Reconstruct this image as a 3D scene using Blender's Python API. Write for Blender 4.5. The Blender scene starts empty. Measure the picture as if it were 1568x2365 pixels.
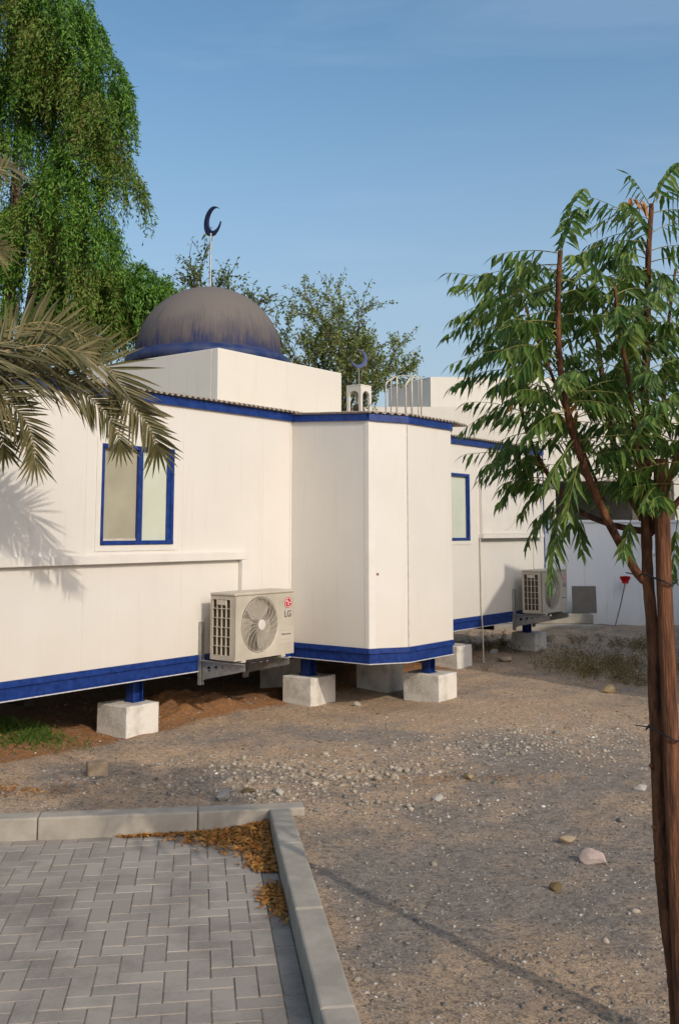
import bpy, bmesh, math, random
import numpy as np
from mathutils import Vector, Matrix
random.seed(7); rng = np.random.default_rng(11)
R = math.radians; PI = math.pi
scene = bpy.context.scene; COL = scene.collection

# ------------------------------------------------------------------ camera, sky, sun, exposure
EYE = 1.85; FPX = 2287.0; CX = 784.0; CY = 954.0; TH = math.atan(271/2287.0)
cd = bpy.data.cameras.new('camera'); cam = bpy.data.objects.new('camera', cd); COL.objects.link(cam)
cam.location = (0, 0, EYE); cam.rotation_euler = (PI/2 + TH, 0, 0)
cd.sensor_fit = 'HORIZONTAL'; cd.sensor_width = 36; cd.lens = 36*FPX/1568; cd.shift_y = -(2365/2-CY)/1568
cd.clip_start = 0.05; cd.clip_end = 2000
scene.camera = cam
ELEV = R(31); SA = Vector((0.57, -0.82, 0)).normalized()
TOSUN = Vector((SA.x*math.cos(ELEV), SA.y*math.cos(ELEV), math.sin(ELEV)))
world = bpy.data.worlds.new('World'); scene.world = world; world.use_nodes = True
wn = world.node_tree; wn.nodes.clear()
sky = wn.nodes.new('ShaderNodeTexSky'); sky.sky_type = 'NISHITA'; sky.sun_disc = False
sky.sun_elevation = ELEV; sky.sun_rotation = math.atan2(SA.x, SA.y)
sky.altitude = 0; sky.air_density = 1.0; sky.dust_density = 3.0; sky.ozone_density = 2.4
bg = wn.nodes.new('ShaderNodeBackground'); bg.inputs[1].default_value = 0.15
wo = wn.nodes.new('ShaderNodeOutputWorld')
hs = wn.nodes.new('ShaderNodeHueSaturation'); hs.inputs['Hue'].default_value = .488; hs.inputs['Saturation'].default_value = 1.10; hs.inputs['Value'].default_value = 1.25
wn.links.new(sky.outputs[0], hs.inputs['Color']); 
tc = wn.nodes.new('ShaderNodeTexCoord'); mpw = wn.nodes.new('ShaderNodeMapping'); mpw.inputs['Scale'].default_value = (1.6, 1.6, 9); mpw.inputs['Rotation'].default_value = (0, R(8), 0)
nw = wn.nodes.new('ShaderNodeTexNoise'); nw.inputs['Scale'].default_value = 1.5; nw.inputs['Detail'].default_value = 8; nw.inputs['Roughness'].default_value = .6; nw.inputs['Distortion'].default_value = .4
rw = wn.nodes.new('ShaderNodeValToRGB'); rw.color_ramp.elements[0].position = .50; rw.color_ramp.elements[1].position = .85
rw.color_ramp.elements[0].color = (0, 0, 0, 1); rw.color_ramp.elements[1].color = (.13, .13, .13, 1)
mw = wn.nodes.new('ShaderNodeMix'); mw.data_type = 'RGBA'; mw.inputs[7].default_value = (6.5, 7.2, 8.0, 1)      # thin high cloud
wn.links.new(tc.outputs['Generated'], mpw.inputs['Vector']); wn.links.new(mpw.outputs[0], nw.inputs['Vector']); wn.links.new(nw.outputs['Fac'], rw.inputs[0])
wn.links.new(rw.outputs[0], mw.inputs[0]); wn.links.new(hs.outputs[0], mw.inputs[6]); 
sxw = wn.nodes.new('ShaderNodeSeparateXYZ'); wn.links.new(tc.outputs['Generated'], sxw.inputs[0])
hz_ = wn.nodes.new('ShaderNodeMapRange'); hz_.interpolation_type = 'SMOOTHSTEP'; hz_.inputs[1].default_value = .0; hz_.inputs[2].default_value = .50; hz_.inputs[3].default_value = .75; hz_.inputs[4].default_value = .0
wn.links.new(sxw.outputs[2], hz_.inputs[0])
mh = wn.nodes.new('ShaderNodeMix'); mh.data_type = 'RGBA'; mh.inputs[7].default_value = (3.1, 3.7, 4.3, 1)      # dusty air low in the sky
wn.links.new(hz_.outputs[0], mh.inputs[0]); wn.links.new(mw.outputs[2], mh.inputs[6]); wn.links.new(mh.outputs[2], bg.inputs[0]); wn.links.new(bg.outputs[0], wo.inputs[0])
sl = bpy.data.lights.new('sun', 'SUN'); sl.energy = 2.3; sl.angle = R(0.6); sl.color = (1.0, 0.91, 0.78)
so = bpy.data.objects.new('sun', sl); COL.objects.link(so); so.rotation_euler = TOSUN.to_track_quat('Z', 'Y').to_euler()
scene.view_settings.view_transform = 'Standard'; scene.view_settings.look = 'None'
scene.view_settings.gamma = 1; scene.view_settings.exposure = -0.10
scene.render.engine = 'CYCLES'

# ------------------------------------------------------------------ surveying: picture point -> place on a plane of the site
def ray(px, py):
    x = (px-CX)/FPX; y = -(py-CY)/FPX
    return np.array([x, math.cos(TH)-y*math.sin(TH), math.sin(TH)+y*math.cos(TH)])
CAM = np.array([0, 0, EYE])
def atz(px, py, z=0.0):
    r = ray(px, py); return CAM + r*(z-EYE)/r[2]
def atY(px, py, Y):
    r = ray(px, py); return CAM + r*Y/r[1]
C0 = atz(671, 1483, .65); C0[2] = 0
ANG = math.atan2(2303, 2530-784)
U = np.array([math.cos(ANG), math.sin(ANG), 0]); V = np.array([-math.sin(ANG), math.cos(ANG), 0])
def toL(p):
    d = np.array(p)-C0; return np.array([d.dot(U), d.dot(V), p[2]])
def fromL(a, b, z): return C0 + a*U + b*V + np.array([0, 0, z])

# ------------------------------------------------------------------ helpers
def tag(o, label=None, cat=None, group=None, kind=None):
    if label: o['label'] = label
    if cat: o['category'] = cat
    if group: o['group'] = group
    if kind: o['kind'] = kind
    return o
def empty(name, loc=(0, 0, 0), rz=0, **k):
    o = bpy.data.objects.new(name, None); COL.objects.link(o); o.location = loc; o.rotation_euler = (0, 0, rz)
    o.empty_display_size = .2
    return tag(o, **k)
class MB:
    def __init__(s): s.v = []; s.f = []
    def add(s, vs, fs):
        n = len(s.v); s.v += [tuple(map(float, p)) for p in vs]; s.f += [tuple(i+n for i in f) for f in fs]; return s
    def box(s, x0, x1, y0, y1, z0, z1):
        vs = [(x, y, z) for z in (z0, z1) for y in (y0, y1) for x in (x0, x1)]
        return s.add(vs, [(0, 2, 3, 1), (4, 5, 7, 6), (0, 1, 5, 4), (2, 6, 7, 3), (0, 4, 6, 2), (1, 3, 7, 5)])
    def prism(s, poly, z0, z1):   # poly ccw in xy; z0/z1 may be functions of (x,y)
        n = len(poly); f0 = z0 if callable(z0) else (lambda x, y: z0); f1 = z1 if callable(z1) else (lambda x, y: z1)
        vs = [(x, y, f0(x, y)) for x, y in poly] + [(x, y, f1(x, y)) for x, y in poly]
        return s.add(vs, [tuple(range(n-1, -1, -1)), tuple(range(n, 2*n))] + [(i, (i+1) % n, n+(i+1) % n, n+i) for i in range(n)])
    def tube(s, pts, rad, n=8, caps=True):
        pts = [Vector(p) for p in pts]; m = len(pts)
        rad = [rad]*m if not hasattr(rad, '__len__') else rad
        up = None; rings = []
        for i in range(m):
            t = (pts[min(i+1, m-1)]-pts[max(i-1, 0)])
            t = t.normalized() if t.length > 1e-9 else Vector((0, 0, 1))
            if up is None:
                up = Vector((1, 0, 0)) if abs(t.x) < .8 else Vector((0, 1, 0))
            a = (up - t*up.dot(t)).normalized(); b = t.cross(a); up = a
            rings.append([pts[i] + (a*math.cos(2*PI*k/n)+b*math.sin(2*PI*k/n))*rad[i] for k in range(n)])
        vs = [p for r in rings for p in r]
        fs = [(i*n+k, i*n+(k+1) % n, (i+1)*n+(k+1) % n, (i+1)*n+k) for i in range(m-1) for k in range(n)]
        if caps: fs += [tuple(range(n-1, -1, -1)), tuple((m-1)*n+k for k in range(n))]
        return s.add(vs, fs)
    def sweep(s, path, prof, closed=False):   # path: xy list; prof: (offset outwards, z) closed loop; outward = right of travel
        m = len(path); P = [Vector(p) for p in path]; n = len(prof); vs = []
        for i in range(m):
            d0 = (P[i]-P[i-1]).normalized() if i > 0 else (P[1]-P[0]).normalized()
            d1 = (P[i+1]-P[i]).normalized() if i < m-1 else d0
            n0 = Vector((d0.y, -d0.x)); n1 = Vector((d1.y, -d1.x)); b = (n0+n1).normalized(); k = 1/max(.3, b.dot(n0))
            for o, z in prof:
                zz = z(P[i]) if callable(z) else z
                q = P[i]+b*k*o; vs.append((q.x, q.y, zz))
        fs = [(i*n+j, i*n+(j+1) % n, (i+1)*n+(j+1) % n, (i+1)*n+j) for i in range(m-1) for j in range(n)]
        fs += [tuple(range(n-1, -1, -1)), tuple((m-1)*n+j for j in range(n))]
        return s.add(vs, fs)
    def build(s, name, mat, parent=None, smooth=False, bevel=0, bseg=2, loc=None, **k):
        me = bpy.data.meshes.new(name); me.from_pydata(s.v, [], s.f); 
        bm = bmesh.new(); bm.from_mesh(me)
        bmesh.ops.recalc_face_normals(bm, faces=bm.faces)
        if bevel:
            es = [e for e in bm.edges if len(e.link_faces) == 2 and e.calc_face_angle(0) > .5]
            bmesh.ops.bevel(bm, geom=es, offset=bevel, segments=bseg, affect='EDGES', profile=.5)
        bm.to_mesh(me); bm.free()
        if smooth: me.polygons.foreach_set('use_smooth', [True]*len(me.polygons))
        if mat: me.materials.append(mat)
        o = bpy.data.objects.new(name, me); COL.objects.link(o)
        if parent: o.parent = parent
        if loc is not None: o.location = loc
        return tag(o, **k)
def quads(name, Q, mat, parent=None, smooth=False, **k):    # Q (N,4,3)
    Q = np.asarray(Q, dtype=np.float32); N = len(Q)
    me = bpy.data.meshes.new(name); me.vertices.add(N*4); me.vertices.foreach_set('co', Q.reshape(-1))
    me.loops.add(N*4); me.loops.foreach_set('vertex_index', np.arange(N*4, dtype=np.int32))
    me.polygons.add(N); me.polygons.foreach_set('loop_start', np.arange(0, N*4, 4, dtype=np.int32))
    me.polygons.foreach_set('loop_total', np.full(N, 4, dtype=np.int32)); me.update(calc_edges=True); me.validate()
    me.materials.append(mat)
    o = bpy.data.objects.new(name, me); COL.objects.link(o)
    if parent: o.parent = parent
    return tag(o, **k)
def unit(a): return a/np.maximum(1e-9, np.linalg.norm(a, axis=-1, keepdims=True))
def leafquads(P, D, L, W, tw=1.0):    # kite shaped leaves from base P along D
    N = len(P); D = unit(D); S = unit(np.cross(D, rng.normal(size=(N, 3))))
    L = np.broadcast_to(np.asarray(L), (N,))[:, None]; W = np.broadcast_to(np.asarray(W), (N,))[:, None]
    return np.stack([P, P+D*L*.42+S*W*.5, P+D*L, P+D*L*.42-S*W*.5], 1)

# ------------------------------------------------------------------ materials
def nodes(name, rough=.7, spec=.3):
    m = bpy.data.materials.new(name); m.use_nodes = True; t = m.node_tree; b = t.nodes['Principled BSDF']
    b.inputs['Roughness'].default_value = rough; b.inputs['Specular IOR Level'].default_value = spec
    return m, t, b
def noise(t, scale, detail=4, rough=.55, vec=None, dist=0):
    n = t.nodes.new('ShaderNodeTexNoise'); n.inputs['Scale'].default_value = scale; n.inputs['Detail'].default_value = detail
    n.inputs['Roughness'].default_value = rough; n.inputs['Distortion'].default_value = dist
    if vec: t.links.new(vec, n.inputs['Vector'])
    return n.outputs['Fac']
def coord(t, kind='Object', scale=(1, 1, 1)):
    c = t.nodes.new('ShaderNodeTexCoord'); mp = t.nodes.new('ShaderNodeMapping'); mp.inputs['Scale'].default_value = scale
    t.links.new(c.outputs[kind], mp.inputs['Vector']); return mp.outputs[0]
def ramp(t, fac, stops):
    r = t.nodes.new('ShaderNodeValToRGB'); t.links.new(fac, r.inputs[0]); e = r.color_ramp.elements
    while len(e) < len(stops): e.new(.5)
    for q, (p, c) in zip(e, stops):
        q.position = p; q.color = (*c, 1) if len(c) == 3 else c
    return r.outputs[0]
def mix(t, fac, a, b, mode='MIX'):
    n = t.nodes.new('ShaderNodeMix'); n.data_type = 'RGBA'; n.blend_type = mode
    for s, v in ((n.inputs[0], fac), (n.inputs[6], a), (n.inputs[7], b)):
        if hasattr(v, 'links') or isinstance(v, bpy.types.NodeSocket): t.links.new(v, s)
        elif isinstance(v, tuple): s.default_value = (*v, 1)
        else: s.default_value = v
    return n.outputs[2]
def bump(t, b, h, strength=.3, dist=.01):
    n = t.nodes.new('ShaderNodeBump'); n.inputs['Strength'].default_value = strength; n.inputs['Distance'].default_value = dist
    t.links.new(h, n.inputs['Height']); t.links.new(n.outputs[0], b.inputs['Normal'])
G = lambda v: (v, v, v)
def simple(name, c1, c2, scale=6, rough=.7, spec=.3, bs=0, bscale=80, bd=.003, vs=(1, 1, 1), metal=0, lo=.35, hi=.65):
    m, t, b = nodes(name, rough, spec); v = coord(t, 'Object', vs)
    t.links.new(ramp(t, noise(t, scale, 5, .6, v), [(lo, c1), (hi, c2)]), b.inputs['Base Color'])
    b.inputs['Metallic'].default_value = metal
    if bs: bump(t, b, noise(t, bscale, 3, .6, v), bs, bd)
    return m
def leafmat(name, cols, rough=.5, spec=.35, trans=.25, nscale=1.5):
    m, t, b = nodes(name, rough, spec)
    g = t.nodes.new('ShaderNodeNewGeometry'); n = noise(t, nscale, 3, .6, coord(t))
    ma = t.nodes.new('ShaderNodeMath'); ma.operation = 'MULTIPLY_ADD'; ma.inputs[1].default_value = .55; ma.inputs[2].default_value = -.05
    t.links.new(g.outputs['Random Per Island'], ma.inputs[0])
    md = t.nodes.new('ShaderNodeMath'); md.operation = 'ADD'; mh = t.nodes.new('ShaderNodeMath'); mh.operation = 'MULTIPLY'; mh.inputs[1].default_value = .6
    t.links.new(n, mh.inputs[0]); t.links.new(ma.outputs[0], md.inputs[0]); t.links.new(mh.outputs[0], md.inputs[1])
    k = len(cols); c = ramp(t, md.outputs[0], [(.1+.8*i/(k-1), q) for i, q in enumerate(cols)])
    t.links.new(c, b.inputs['Base Color'])
    tr = t.nodes.new('ShaderNodeBsdfTranslucent'); t.links.new(c, tr.inputs[0])
    ms = t.nodes.new('ShaderNodeMixShader'); ms.inputs[0].default_value = trans
    t.links.new(b.outputs[0], ms.inputs[1]); t.links.new(tr.outputs[0], ms.inputs[2])
    t.links.new(ms.outputs[0], t.nodes['Material Output'].inputs[0])
    return m
def wallmat(name, c1, c2, dirt, dirtz=None, bs=.25):
    m, t, b = nodes(name, .55, .3); v = coord(t)
    base = ramp(t, noise(t, 1.1, 5, .6, v), [(.3, c1), (.7, c2)])
    st = ramp(t, noise(t, 3.0, 5, .65, coord(t, 'Object', (3.5, 3.5, .25))), [(.56, G(0)), (.80, G(.38))])
    base = mix(t, st, base, dirt)
    sp = ramp(t, noise(t, 26, 3, .6, v), [(.66, G(0)), (.76, G(.22))])
    base = mix(t, sp, base, dirt)
    if dirtz:   # splashed dust near the foot of the wall
        sx = t.nodes.new('ShaderNodeSeparateXYZ'); c = t.nodes.new('ShaderNodeTexCoord'); t.links.new(c.outputs['Object'], sx.inputs[0])
        mr = t.nodes.new('ShaderNodeMapRange'); mr.inputs[1].default_value = dirtz[0]; mr.inputs[2].default_value = dirtz[1]
        mr.inputs[3].default_value = .55; mr.inputs[4].default_value = 0; t.links.new(sx.outputs[2], mr.inputs[0])
        mm = t.nodes.new('ShaderNodeMath'); mm.operation = 'MULTIPLY'; t.links.new(mr.outputs[0], mm.inputs[0]); t.links.new(noise(t, 4, 5, .7, v), mm.inputs[1])
        base = mix(t, mm.outputs[0], base, dirt)
    t.links.new(base, b.inputs['Base Color'])
    bump(t, b, noise(t, 130, 3, .6, v), bs, .002)
    return m
M = {}
M['white'] = wallmat('white_panel_paint', (.635, .60, .54), (.675, .64, .58), (.55, .47, .36), (.6, 1.2))
M['plaster'] = wallmat('white_roof_plaster', (.65, .61, .53), (.69, .65, .57), (.50, .43, .33), None, .35)
M['trim'] = simple('white_trim_paint', (.64, .605, .545), (.69, .655, .595), 5, .5, .35)
M['dirtytrim'] = simple('dusty_trim', (.45, .40, .33), (.62, .57, .5), 25, .8, .2)
M['blue'] = simple('blue_gloss_paint', (.003, .020, .125), (.012, .046, .215), 16, .42, .4, .15, 60, .002)
M['lip'] = simple('scuffed_flange_edge', (.42, .42, .45), (.60, .58, .55), 30, .6, .3)
M['ring'] = simple('dusty_blue_ring', (.008, .026, .105), (.045, .055, .11), 7, .6, .3, .15, 60, .002)
M['black'] = simple('dark_underfloor', (.012, .011, .010), (.025, .022, .020), 5, .9, .1)
M['roof'] = simple('dusty_corrugated_sheet', (.30, .25, .19), (.42, .36, .29), 12, .7, .3)
M['concrete'] = simple('painted_concrete', (.42, .385, .33), (.66, .62, .55), 5, .88, .15, .7, 38, .010, lo=.28, hi=.52)
M['pane_dust'] = simple('dusty_frosted_glass', (.32, .30, .215), (.38, .355, .26), 3, .35, .5)
M['pane_pale'] = simple('pale_frosted_glass', (.50, .53, .42), (.56, .585, .48), 3, .25, .5)
M['metal'] = simple('galvanised_steel', (.30, .30, .28), (.46, .45, .41), 22, .45, .5, .1, 60, .002, metal=.6)
M['acbody'] = simple('ac_enamel', (.40, .355, .28), (.52, .47, .385), 3, .5, .35)
M['acgrill'] = simple('ac_grille_plastic', (.42, .37, .29), (.52, .47, .38), 10, .5, .35)
M['acfin'] = simple('condenser_fins', (.045, .033, .022), (.10, .075, .05), 40, .6, .4, vs=(8, 8, 1))
M['acdark'] = simple('fan_cavity', (.05, .045, .038), (.09, .08, .068), 8, .6, .3)
M['acblade'] = simple('fan_blade', (.34, .31, .26), (.42, .38, .32), 8, .5, .3)
M['hub'] = simple('fan_hub', (.56, .52, .46), (.62, .58, .52), 8, .4, .3)
M['red'] = simple('red_badge', (.42, .012, .03), (.50, .02, .04), 8, .35, .4)
M['badge'] = simple('white_badge_mark', (.8, .78, .76), (.85, .83, .8), 8, .4, .4)
M['greytext'] = simple('grey_lettering', (.10, .10, .11), (.14, .14, .15), 8, .5, .3)
M['paletext'] = simple('pale_lettering', (.30, .28, .25), (.36, .33, .29), 8, .5, .3)
M['paver'] = None
M['kerb'] = simple('kerb_concrete', (.28, .25, .205), (.38, .34, .28), 5, .9, .15, .5, 70, .004)
M['bark'] = simple('reddish_bark', (.045, .021, .012), (.17, .075, .036), 30, .85, .2, 1.0, 55, .02, vs=(1, 1, .3))
M['stake'] = simple('weathered_stake', (.060, .028, .016), (.22, .092, .045), 22, .8, .2, .9, 60, .014, vs=(2.5, 2.5, .25))
M['greybark'] = simple('grey_brown_bark', (.09, .07, .05), (.18, .14, .10), 10, .9, .1, .6, 30, .01)
M['rachis'] = simple('neem_leaf_stalk', (.16, .17, .05), (.24, .22, .07), 8, .5, .3)
M['neem'] = leafmat('neem_leaf', [(.022, .060, .012), (.055, .120, .020), (.12, .20, .035), (.24, .29, .07)], .45, .35, .32, 3)
M['dryleaf'] = leafmat('dry_leaf', [(.14, .052, .015), (.36, .145, .035), (.46, .23, .06), (.22, .16, .05)], .7, .2, .15, 9)
M['weep'] = leafmat('weeping_leaf', [(.012, .045, .008), (.045, .130, .014), (.12, .25, .025), (.20, .28, .06)], .55, .3, .2, .9)
M['weepdry'] = leafmat('weeping_leaf_olive', [(.05, .095, .014), (.11, .18, .026), (.18, .22, .045), (.24, .20, .07)], .6, .25, .3, 1.2)
M['sparse'] = leafmat('small_olive_leaf', [(.07, .12, .025), (.14, .205, .045), (.24, .29, .09), (.42, .43, .22)], .5, .35, .4, 2)
M['bushleaf'] = leafmat('dull_green_leaf', [(.04, .08, .02), (.08, .14, .035), (.14, .20, .06), (.24, .27, .11)], .5, .3, .35, 2)
M['palm'] = leafmat('dusty_palm_leaflet', [(.032, .036, .012), (.080, .078, .026), (.145, .125, .05), (.27, .22, .11)], .5, .35, .15, 3)
M['palmstem'] = simple('palm_stalk', (.25, .19, .08), (.38, .29, .14), 8, .6, .3)
M['grass'] = leafmat('green_grass', [(.03, .07, .01), (.06, .13, .02), (.10, .17, .03), (.18, .20, .06)], .6, .2, .3, 6)
M['weed'] = leafmat('dry_weed', [(.045, .042, .018), (.10, .078, .03), (.19, .13, .055), (.085, .095, .032)], .7, .2, .25, 4)
M['stone_grey'] = leafmat('grey_pebble', [(.06, .055, .05), (.14, .12, .10), (.28, .24, .20), (.46, .41, .35)], .85, .2, 0, 5)
M['stone_pale'] = leafmat('pale_pebble', [(.22, .20, .17), (.30, .28, .24), (.46, .43, .38), (.72, .69, .63)], .8, .25, 0, 5)
M['stone_mid'] = leafmat('broken_rubble', [(.11, .105, .09), (.21, .185, .15), (.34, .285, .215), (.48, .41, .32)], .85, .2, 0, 9)
M['gwall'] = wallmat('compound_wall_paint', (.76, .77, .77), (.82, .83, .83), (.42, .37, .3), (0, .5))
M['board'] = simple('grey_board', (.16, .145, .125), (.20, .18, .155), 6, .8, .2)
M['broomred'] = simple('red_bristles', (.40, .010, .015), (.55, .02, .02), 30, .8, .2)
M['broomstick'] = simple('grey_broom_stick', (.14, .12, .11), (.22, .19, .17), 10, .7, .2)
M['pipe'] = simple('white_pipe_paint', (.50, .45, .37), (.62, .57, .48), 12, .5, .3)
M['brickred'] = simple('old_red_brick', (.22, .07, .045), (.32, .12, .08), 14, .9, .1)
M['wire'] = simple('black_wire', (.012, .012, .012), (.03, .03, .03), 20, .5, .3)

def mk_paver():
    m, t, b = nodes('grey_paving_block', .9, .15); v = coord(t)
    g = t.nodes.new('ShaderNodeNewGeometry')
    c = ramp(t, g.outputs['Random Per Island'], [(0, (.27, .235, .20)), (.5, (.31, .27, .23)), (1, (.35, .31, .26))])
    c = mix(t, ramp(t, noise(t, 2.2, 5, .65, v), [(.46, G(0)), (.66, G(.7))]), c, (.16, .14, .12))
    c = mix(t, ramp(t, noise(t, 60, 3, .7, v), [(.45, G(0)), (.75, G(.35))]), c, (.38, .34, .29))
    t.links.new(c, b.inputs['Base Color']); bump(t, b, noise(t, 160, 3, .7, v), .5, .003)
    return m
M['paver'] = mk_paver()
def mk_dome():
    m, t, b = nodes('dusty_blue_dome_paint', .8, .2)
    c = t.nodes.new('ShaderNodeTexCoord'); sx = t.nodes.new('ShaderNodeSeparateXYZ'); t.links.new(c.outputs['Object'], sx.inputs[0])
    at = t.nodes.new('ShaderNodeMath'); at.operation = 'ARCTAN2'; t.links.new(sx.outputs[1], at.inputs[0]); t.links.new(sx.outputs[0], at.inputs[1])
    cb = t.nodes.new('ShaderNodeCombineXYZ'); t.links.new(at.outputs[0], cb.inputs[0])
    mz = t.nodes.new('ShaderNodeMath'); mz.operation = 'MULTIPLY'; mz.inputs[1].default_value = .10; t.links.new(sx.outputs[2], mz.inputs[0]); t.links.new(mz.outputs[0], cb.inputs[1])
    streak = noise(t, 34, 5, .7, cb.outputs[0])       # run-down streaks washed into the dust
    streak2 = noise(t, 5, 4, .6, cb.outputs[0])
    blotch = noise(t, 2.5, 5, .6, c.outputs['Object'])
    h = t.nodes.new('ShaderNodeMapRange'); h.inputs[1].default_value = .03; h.inputs[2].default_value = .62; t.links.new(sx.outputs[2], h.inputs[0])
    def m2(op, a, bb):
        n = t.nodes.new('ShaderNodeMath'); n.operation = op
        for s, q in ((n.inputs[0], a), (n.inputs[1], bb)):
            if isinstance(q, (int, float)): s.default_value = q
            else: t.links.new(q, s)
        return n.outputs[0]
    d = m2('ADD', m2('ADD', m2('MULTIPLY', h.outputs[0], .95), .06), m2('MULTIPLY', m2('SUBTRACT', streak, .42), 1.1))
    d = m2('ADD', d, m2('MULTIPLY', m2('SUBTRACT', streak2, .5), .8)); d = m2('ADD', d, m2('MULTIPLY', m2('SUBTRACT', blotch, .5), .7))
    col = ramp(t, d, [(-.0, (.022, .032, .10)), (.15, (.045, .048, .085)), (.34, (.088, .078, .085)), (.9, (.152, .132, .118))])
    t.links.new(col, b.inputs['Base Color']); bump(t, b, noise(t, 60, 3, .7, c.outputs['Object']), .3, .004)
    return m
M['dome'] = mk_dome()
def mk_ground():
    m, t, b = nodes('sandy_gravel_ground', .95, .1); v = coord(t)
    a = t.nodes.new('ShaderNodeAttribute'); a.attribute_name = 'zone'; sp = t.nodes.new('ShaderNodeSeparateColor'); t.links.new(a.outputs['Color'], sp.inputs[0])
    sand = ramp(t, noise(t, 2.3, 6, .65, v), [(.3, (.47, .325, .205)), (.7, (.65, .460, .295))])
    grey = ramp(t, noise(t, 9, 6, .7, v), [(.3, (.22, .188, .155)), (.7, (.42, .345, .275))])
    def m2(op, x, y):
        n = t.nodes.new('ShaderNodeMath'); n.operation = op
        for s, q in ((n.inputs[0], x), (n.inputs[1], y)):
            if isinstance(q, (int, float)): s.default_value = q
            else: t.links.new(q, s)
        return n.outputs[0]
    gm = m2('ADD', sp.outputs[1], m2('MULTIPLY', m2('SUBTRACT', noise(t, 1.7, 6, .7, v), .5), 1.9))
    c = mix(t, ramp(t, gm, [(.30, G(0)), (.68, G(1))]), sand, grey)
    om = m2('ADD', sp.outputs[0], m2('MULTIPLY', m2('SUBTRACT', noise(t, 3, 6, .7, v), .5), .8))
    c = mix(t, ramp(t, om, [(.35, G(0)), (.7, G(1))]), c, (.42, .195, .070))
    c = mix(t, ramp(t, noise(t, 26, 6, .8, v), [(.50, G(0)), (.60, G(.65))]), c, (.085, .078, .072))
    c = mix(t, ramp(t, noise(t, 19, 6, .85, v), [(.60, G(0)), (.70, G(.5))]), c, (.50, .43, .34))
    fine = noise(t, 70, 5, .85, v)
    c = mix(t, ramp(t, fine, [(.50, G(0)), (.60, G(.8))]), c, (.06, .052, .046))
    c = mix(t, ramp(t, noise(t, 70, 3, .8, v), [(.58, G(0)), (.72, G(.7))]), c, (.44, .39, .33))
    vo = t.nodes.new('ShaderNodeTexVoronoi'); vo.inputs['Scale'].default_value = 38; t.links.new(v, vo.inputs['Vector'])
    c = mix(t, ramp(t, vo.outputs['Distance'], [(.12, G(.30)), (.30, G(0))]), c, (.40, .36, .31))
    t.links.new(c, b.inputs['Base Color'])
    hh = m2('ADD', m2('MULTIPLY', noise(t, 22, 6, .75, v), 1.0), m2('MULTIPLY', fine, .5))
    bump(t, b, hh, .9, .02)
    return m
M['ground'] = mk_ground()

# ------------------------------------------------------------------ ground, pavement, kerb
KO = atz(622, 1869, .05); KO[2] = 0; KA = R(8.0)
K1 = np.array([math.cos(KA), math.sin(KA)]); K2 = np.array([math.sin(KA), -math.cos(KA)])
def kloc(x, y):
    dx = x-KO[0]; dy = y-KO[1]; return dx*K1[0]+dy*K1[1], dx*K2[0]+dy*K2[1]
def vn(x, y, s, seed=0):
    return (np.sin(x*s*1.3+seed)*np.cos(y*s*1.1+seed*2.1)+np.sin((x*.7+y*.9)*s*1.9+seed*3.3)*.6+np.sin((x*.9-y*.6)*s*3.1+seed)*.35)/1.95
def hgt(x, y):
    x = np.asarray(x, float); y = np.asarray(y, float)
    a = (x-C0[0])*U[0]+(y-C0[1])*U[1]; b = (x-C0[0])*V[0]+(y-C0[1])*V[1]
    h = .018*vn(x, y, 1.1, 1)+.010*vn(x, y, 4.3, 2)+.006*vn(x, y, 11, 5)+.003*vn(x, y, 27, 8)
    def moun(am, bm, ra, rb, hh): return hh*np.exp(-((a-am)/ra)**2-((b-bm)/rb)**2)
    lump = 1+.35*vn(x, y, 6, 3)+.25*vn(x, y, 15, 9)
    h = h+(moun(-1.0, .75, .45, .45, .16)+moun(-.75, .35, .6, .25, .07)+moun(-3.0, .8, .6, .4, .13)+moun(.75, .35, .5, .5, .08)
           + moun(4.6, .9, .7, .5, .09)+moun(2.4, .7, .6, .4, .09))*lump
    h = h+.06*np.exp(-((y-18.6)/1.3)**2)*(1+.5*vn(x, y, 5, 4))
    kx, ky = kloc(x, y)
    ins = np.clip((.05-kx)/.03, 0, 1)*np.clip((ky+.06)/.03, 0, 1)
    near = np.exp(-np.clip(np.hypot(np.maximum(kx-.1, 0), np.maximum(-.1-ky, 0)), 0, 9)/.25)
    h = h*(1-ins)*(1-.0*near)+near*.012
    return np.where(ins > 0, h*(1-ins)-.16*ins, h)
def axis(lo, hi, step, far, grow=1.22):
    c = list(np.arange(lo, hi+1e-6, step)); s = step
    while c[-1] < far: s *= grow; c.append(c[-1]+s)
    s = step
    while c[0] > -far: s *= grow; c.insert(0, c[0]-s)
    return np.array(c)
gx = axis(-4.6, 5.2, .035, 400); gy = axis(2.6, 17.5, .035, 400)
X, Y = np.meshgrid(gx, gy); Z = hgt(X, Y)
nx, ny = len(gx), len(gy)
me = bpy.data.meshes.new('ground'); me.vertices.add(nx*ny)
me.vertices.foreach_set('co', np.stack([X, Y, Z], -1).astype(np.float32).reshape(-1))
ii = (np.arange(ny-1)[:, None]*nx+np.arange(nx-1)[None, :]).reshape(-1)
F = np.stack([ii, ii+1, ii+nx+1, ii+nx], 1).astype(np.int32)
me.loops.add(F.size); me.loops.foreach_set('vertex_index', F.reshape(-1)); me.polygons.add(len(F))
me.polygons.foreach_set('loop_start', np.arange(0, F.size, 4, dtype=np.int32)); me.polygons.foreach_set('loop_total', np.full(len(F), 4, dtype=np.int32))
me.update(calc_edges=True); me.polygons.foreach_set('use_smooth', [True]*len(F))
aa = (X-C0[0])*U[0]+(Y-C0[1])*U[1]; bb = (X-C0[0])*V[0]+(Y-C0[1])*V[1]
soil = np.clip((bb+.15)/.3, 0, 1)*np.clip(1-(aa-3)/3, 0.25, 1)
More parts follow.
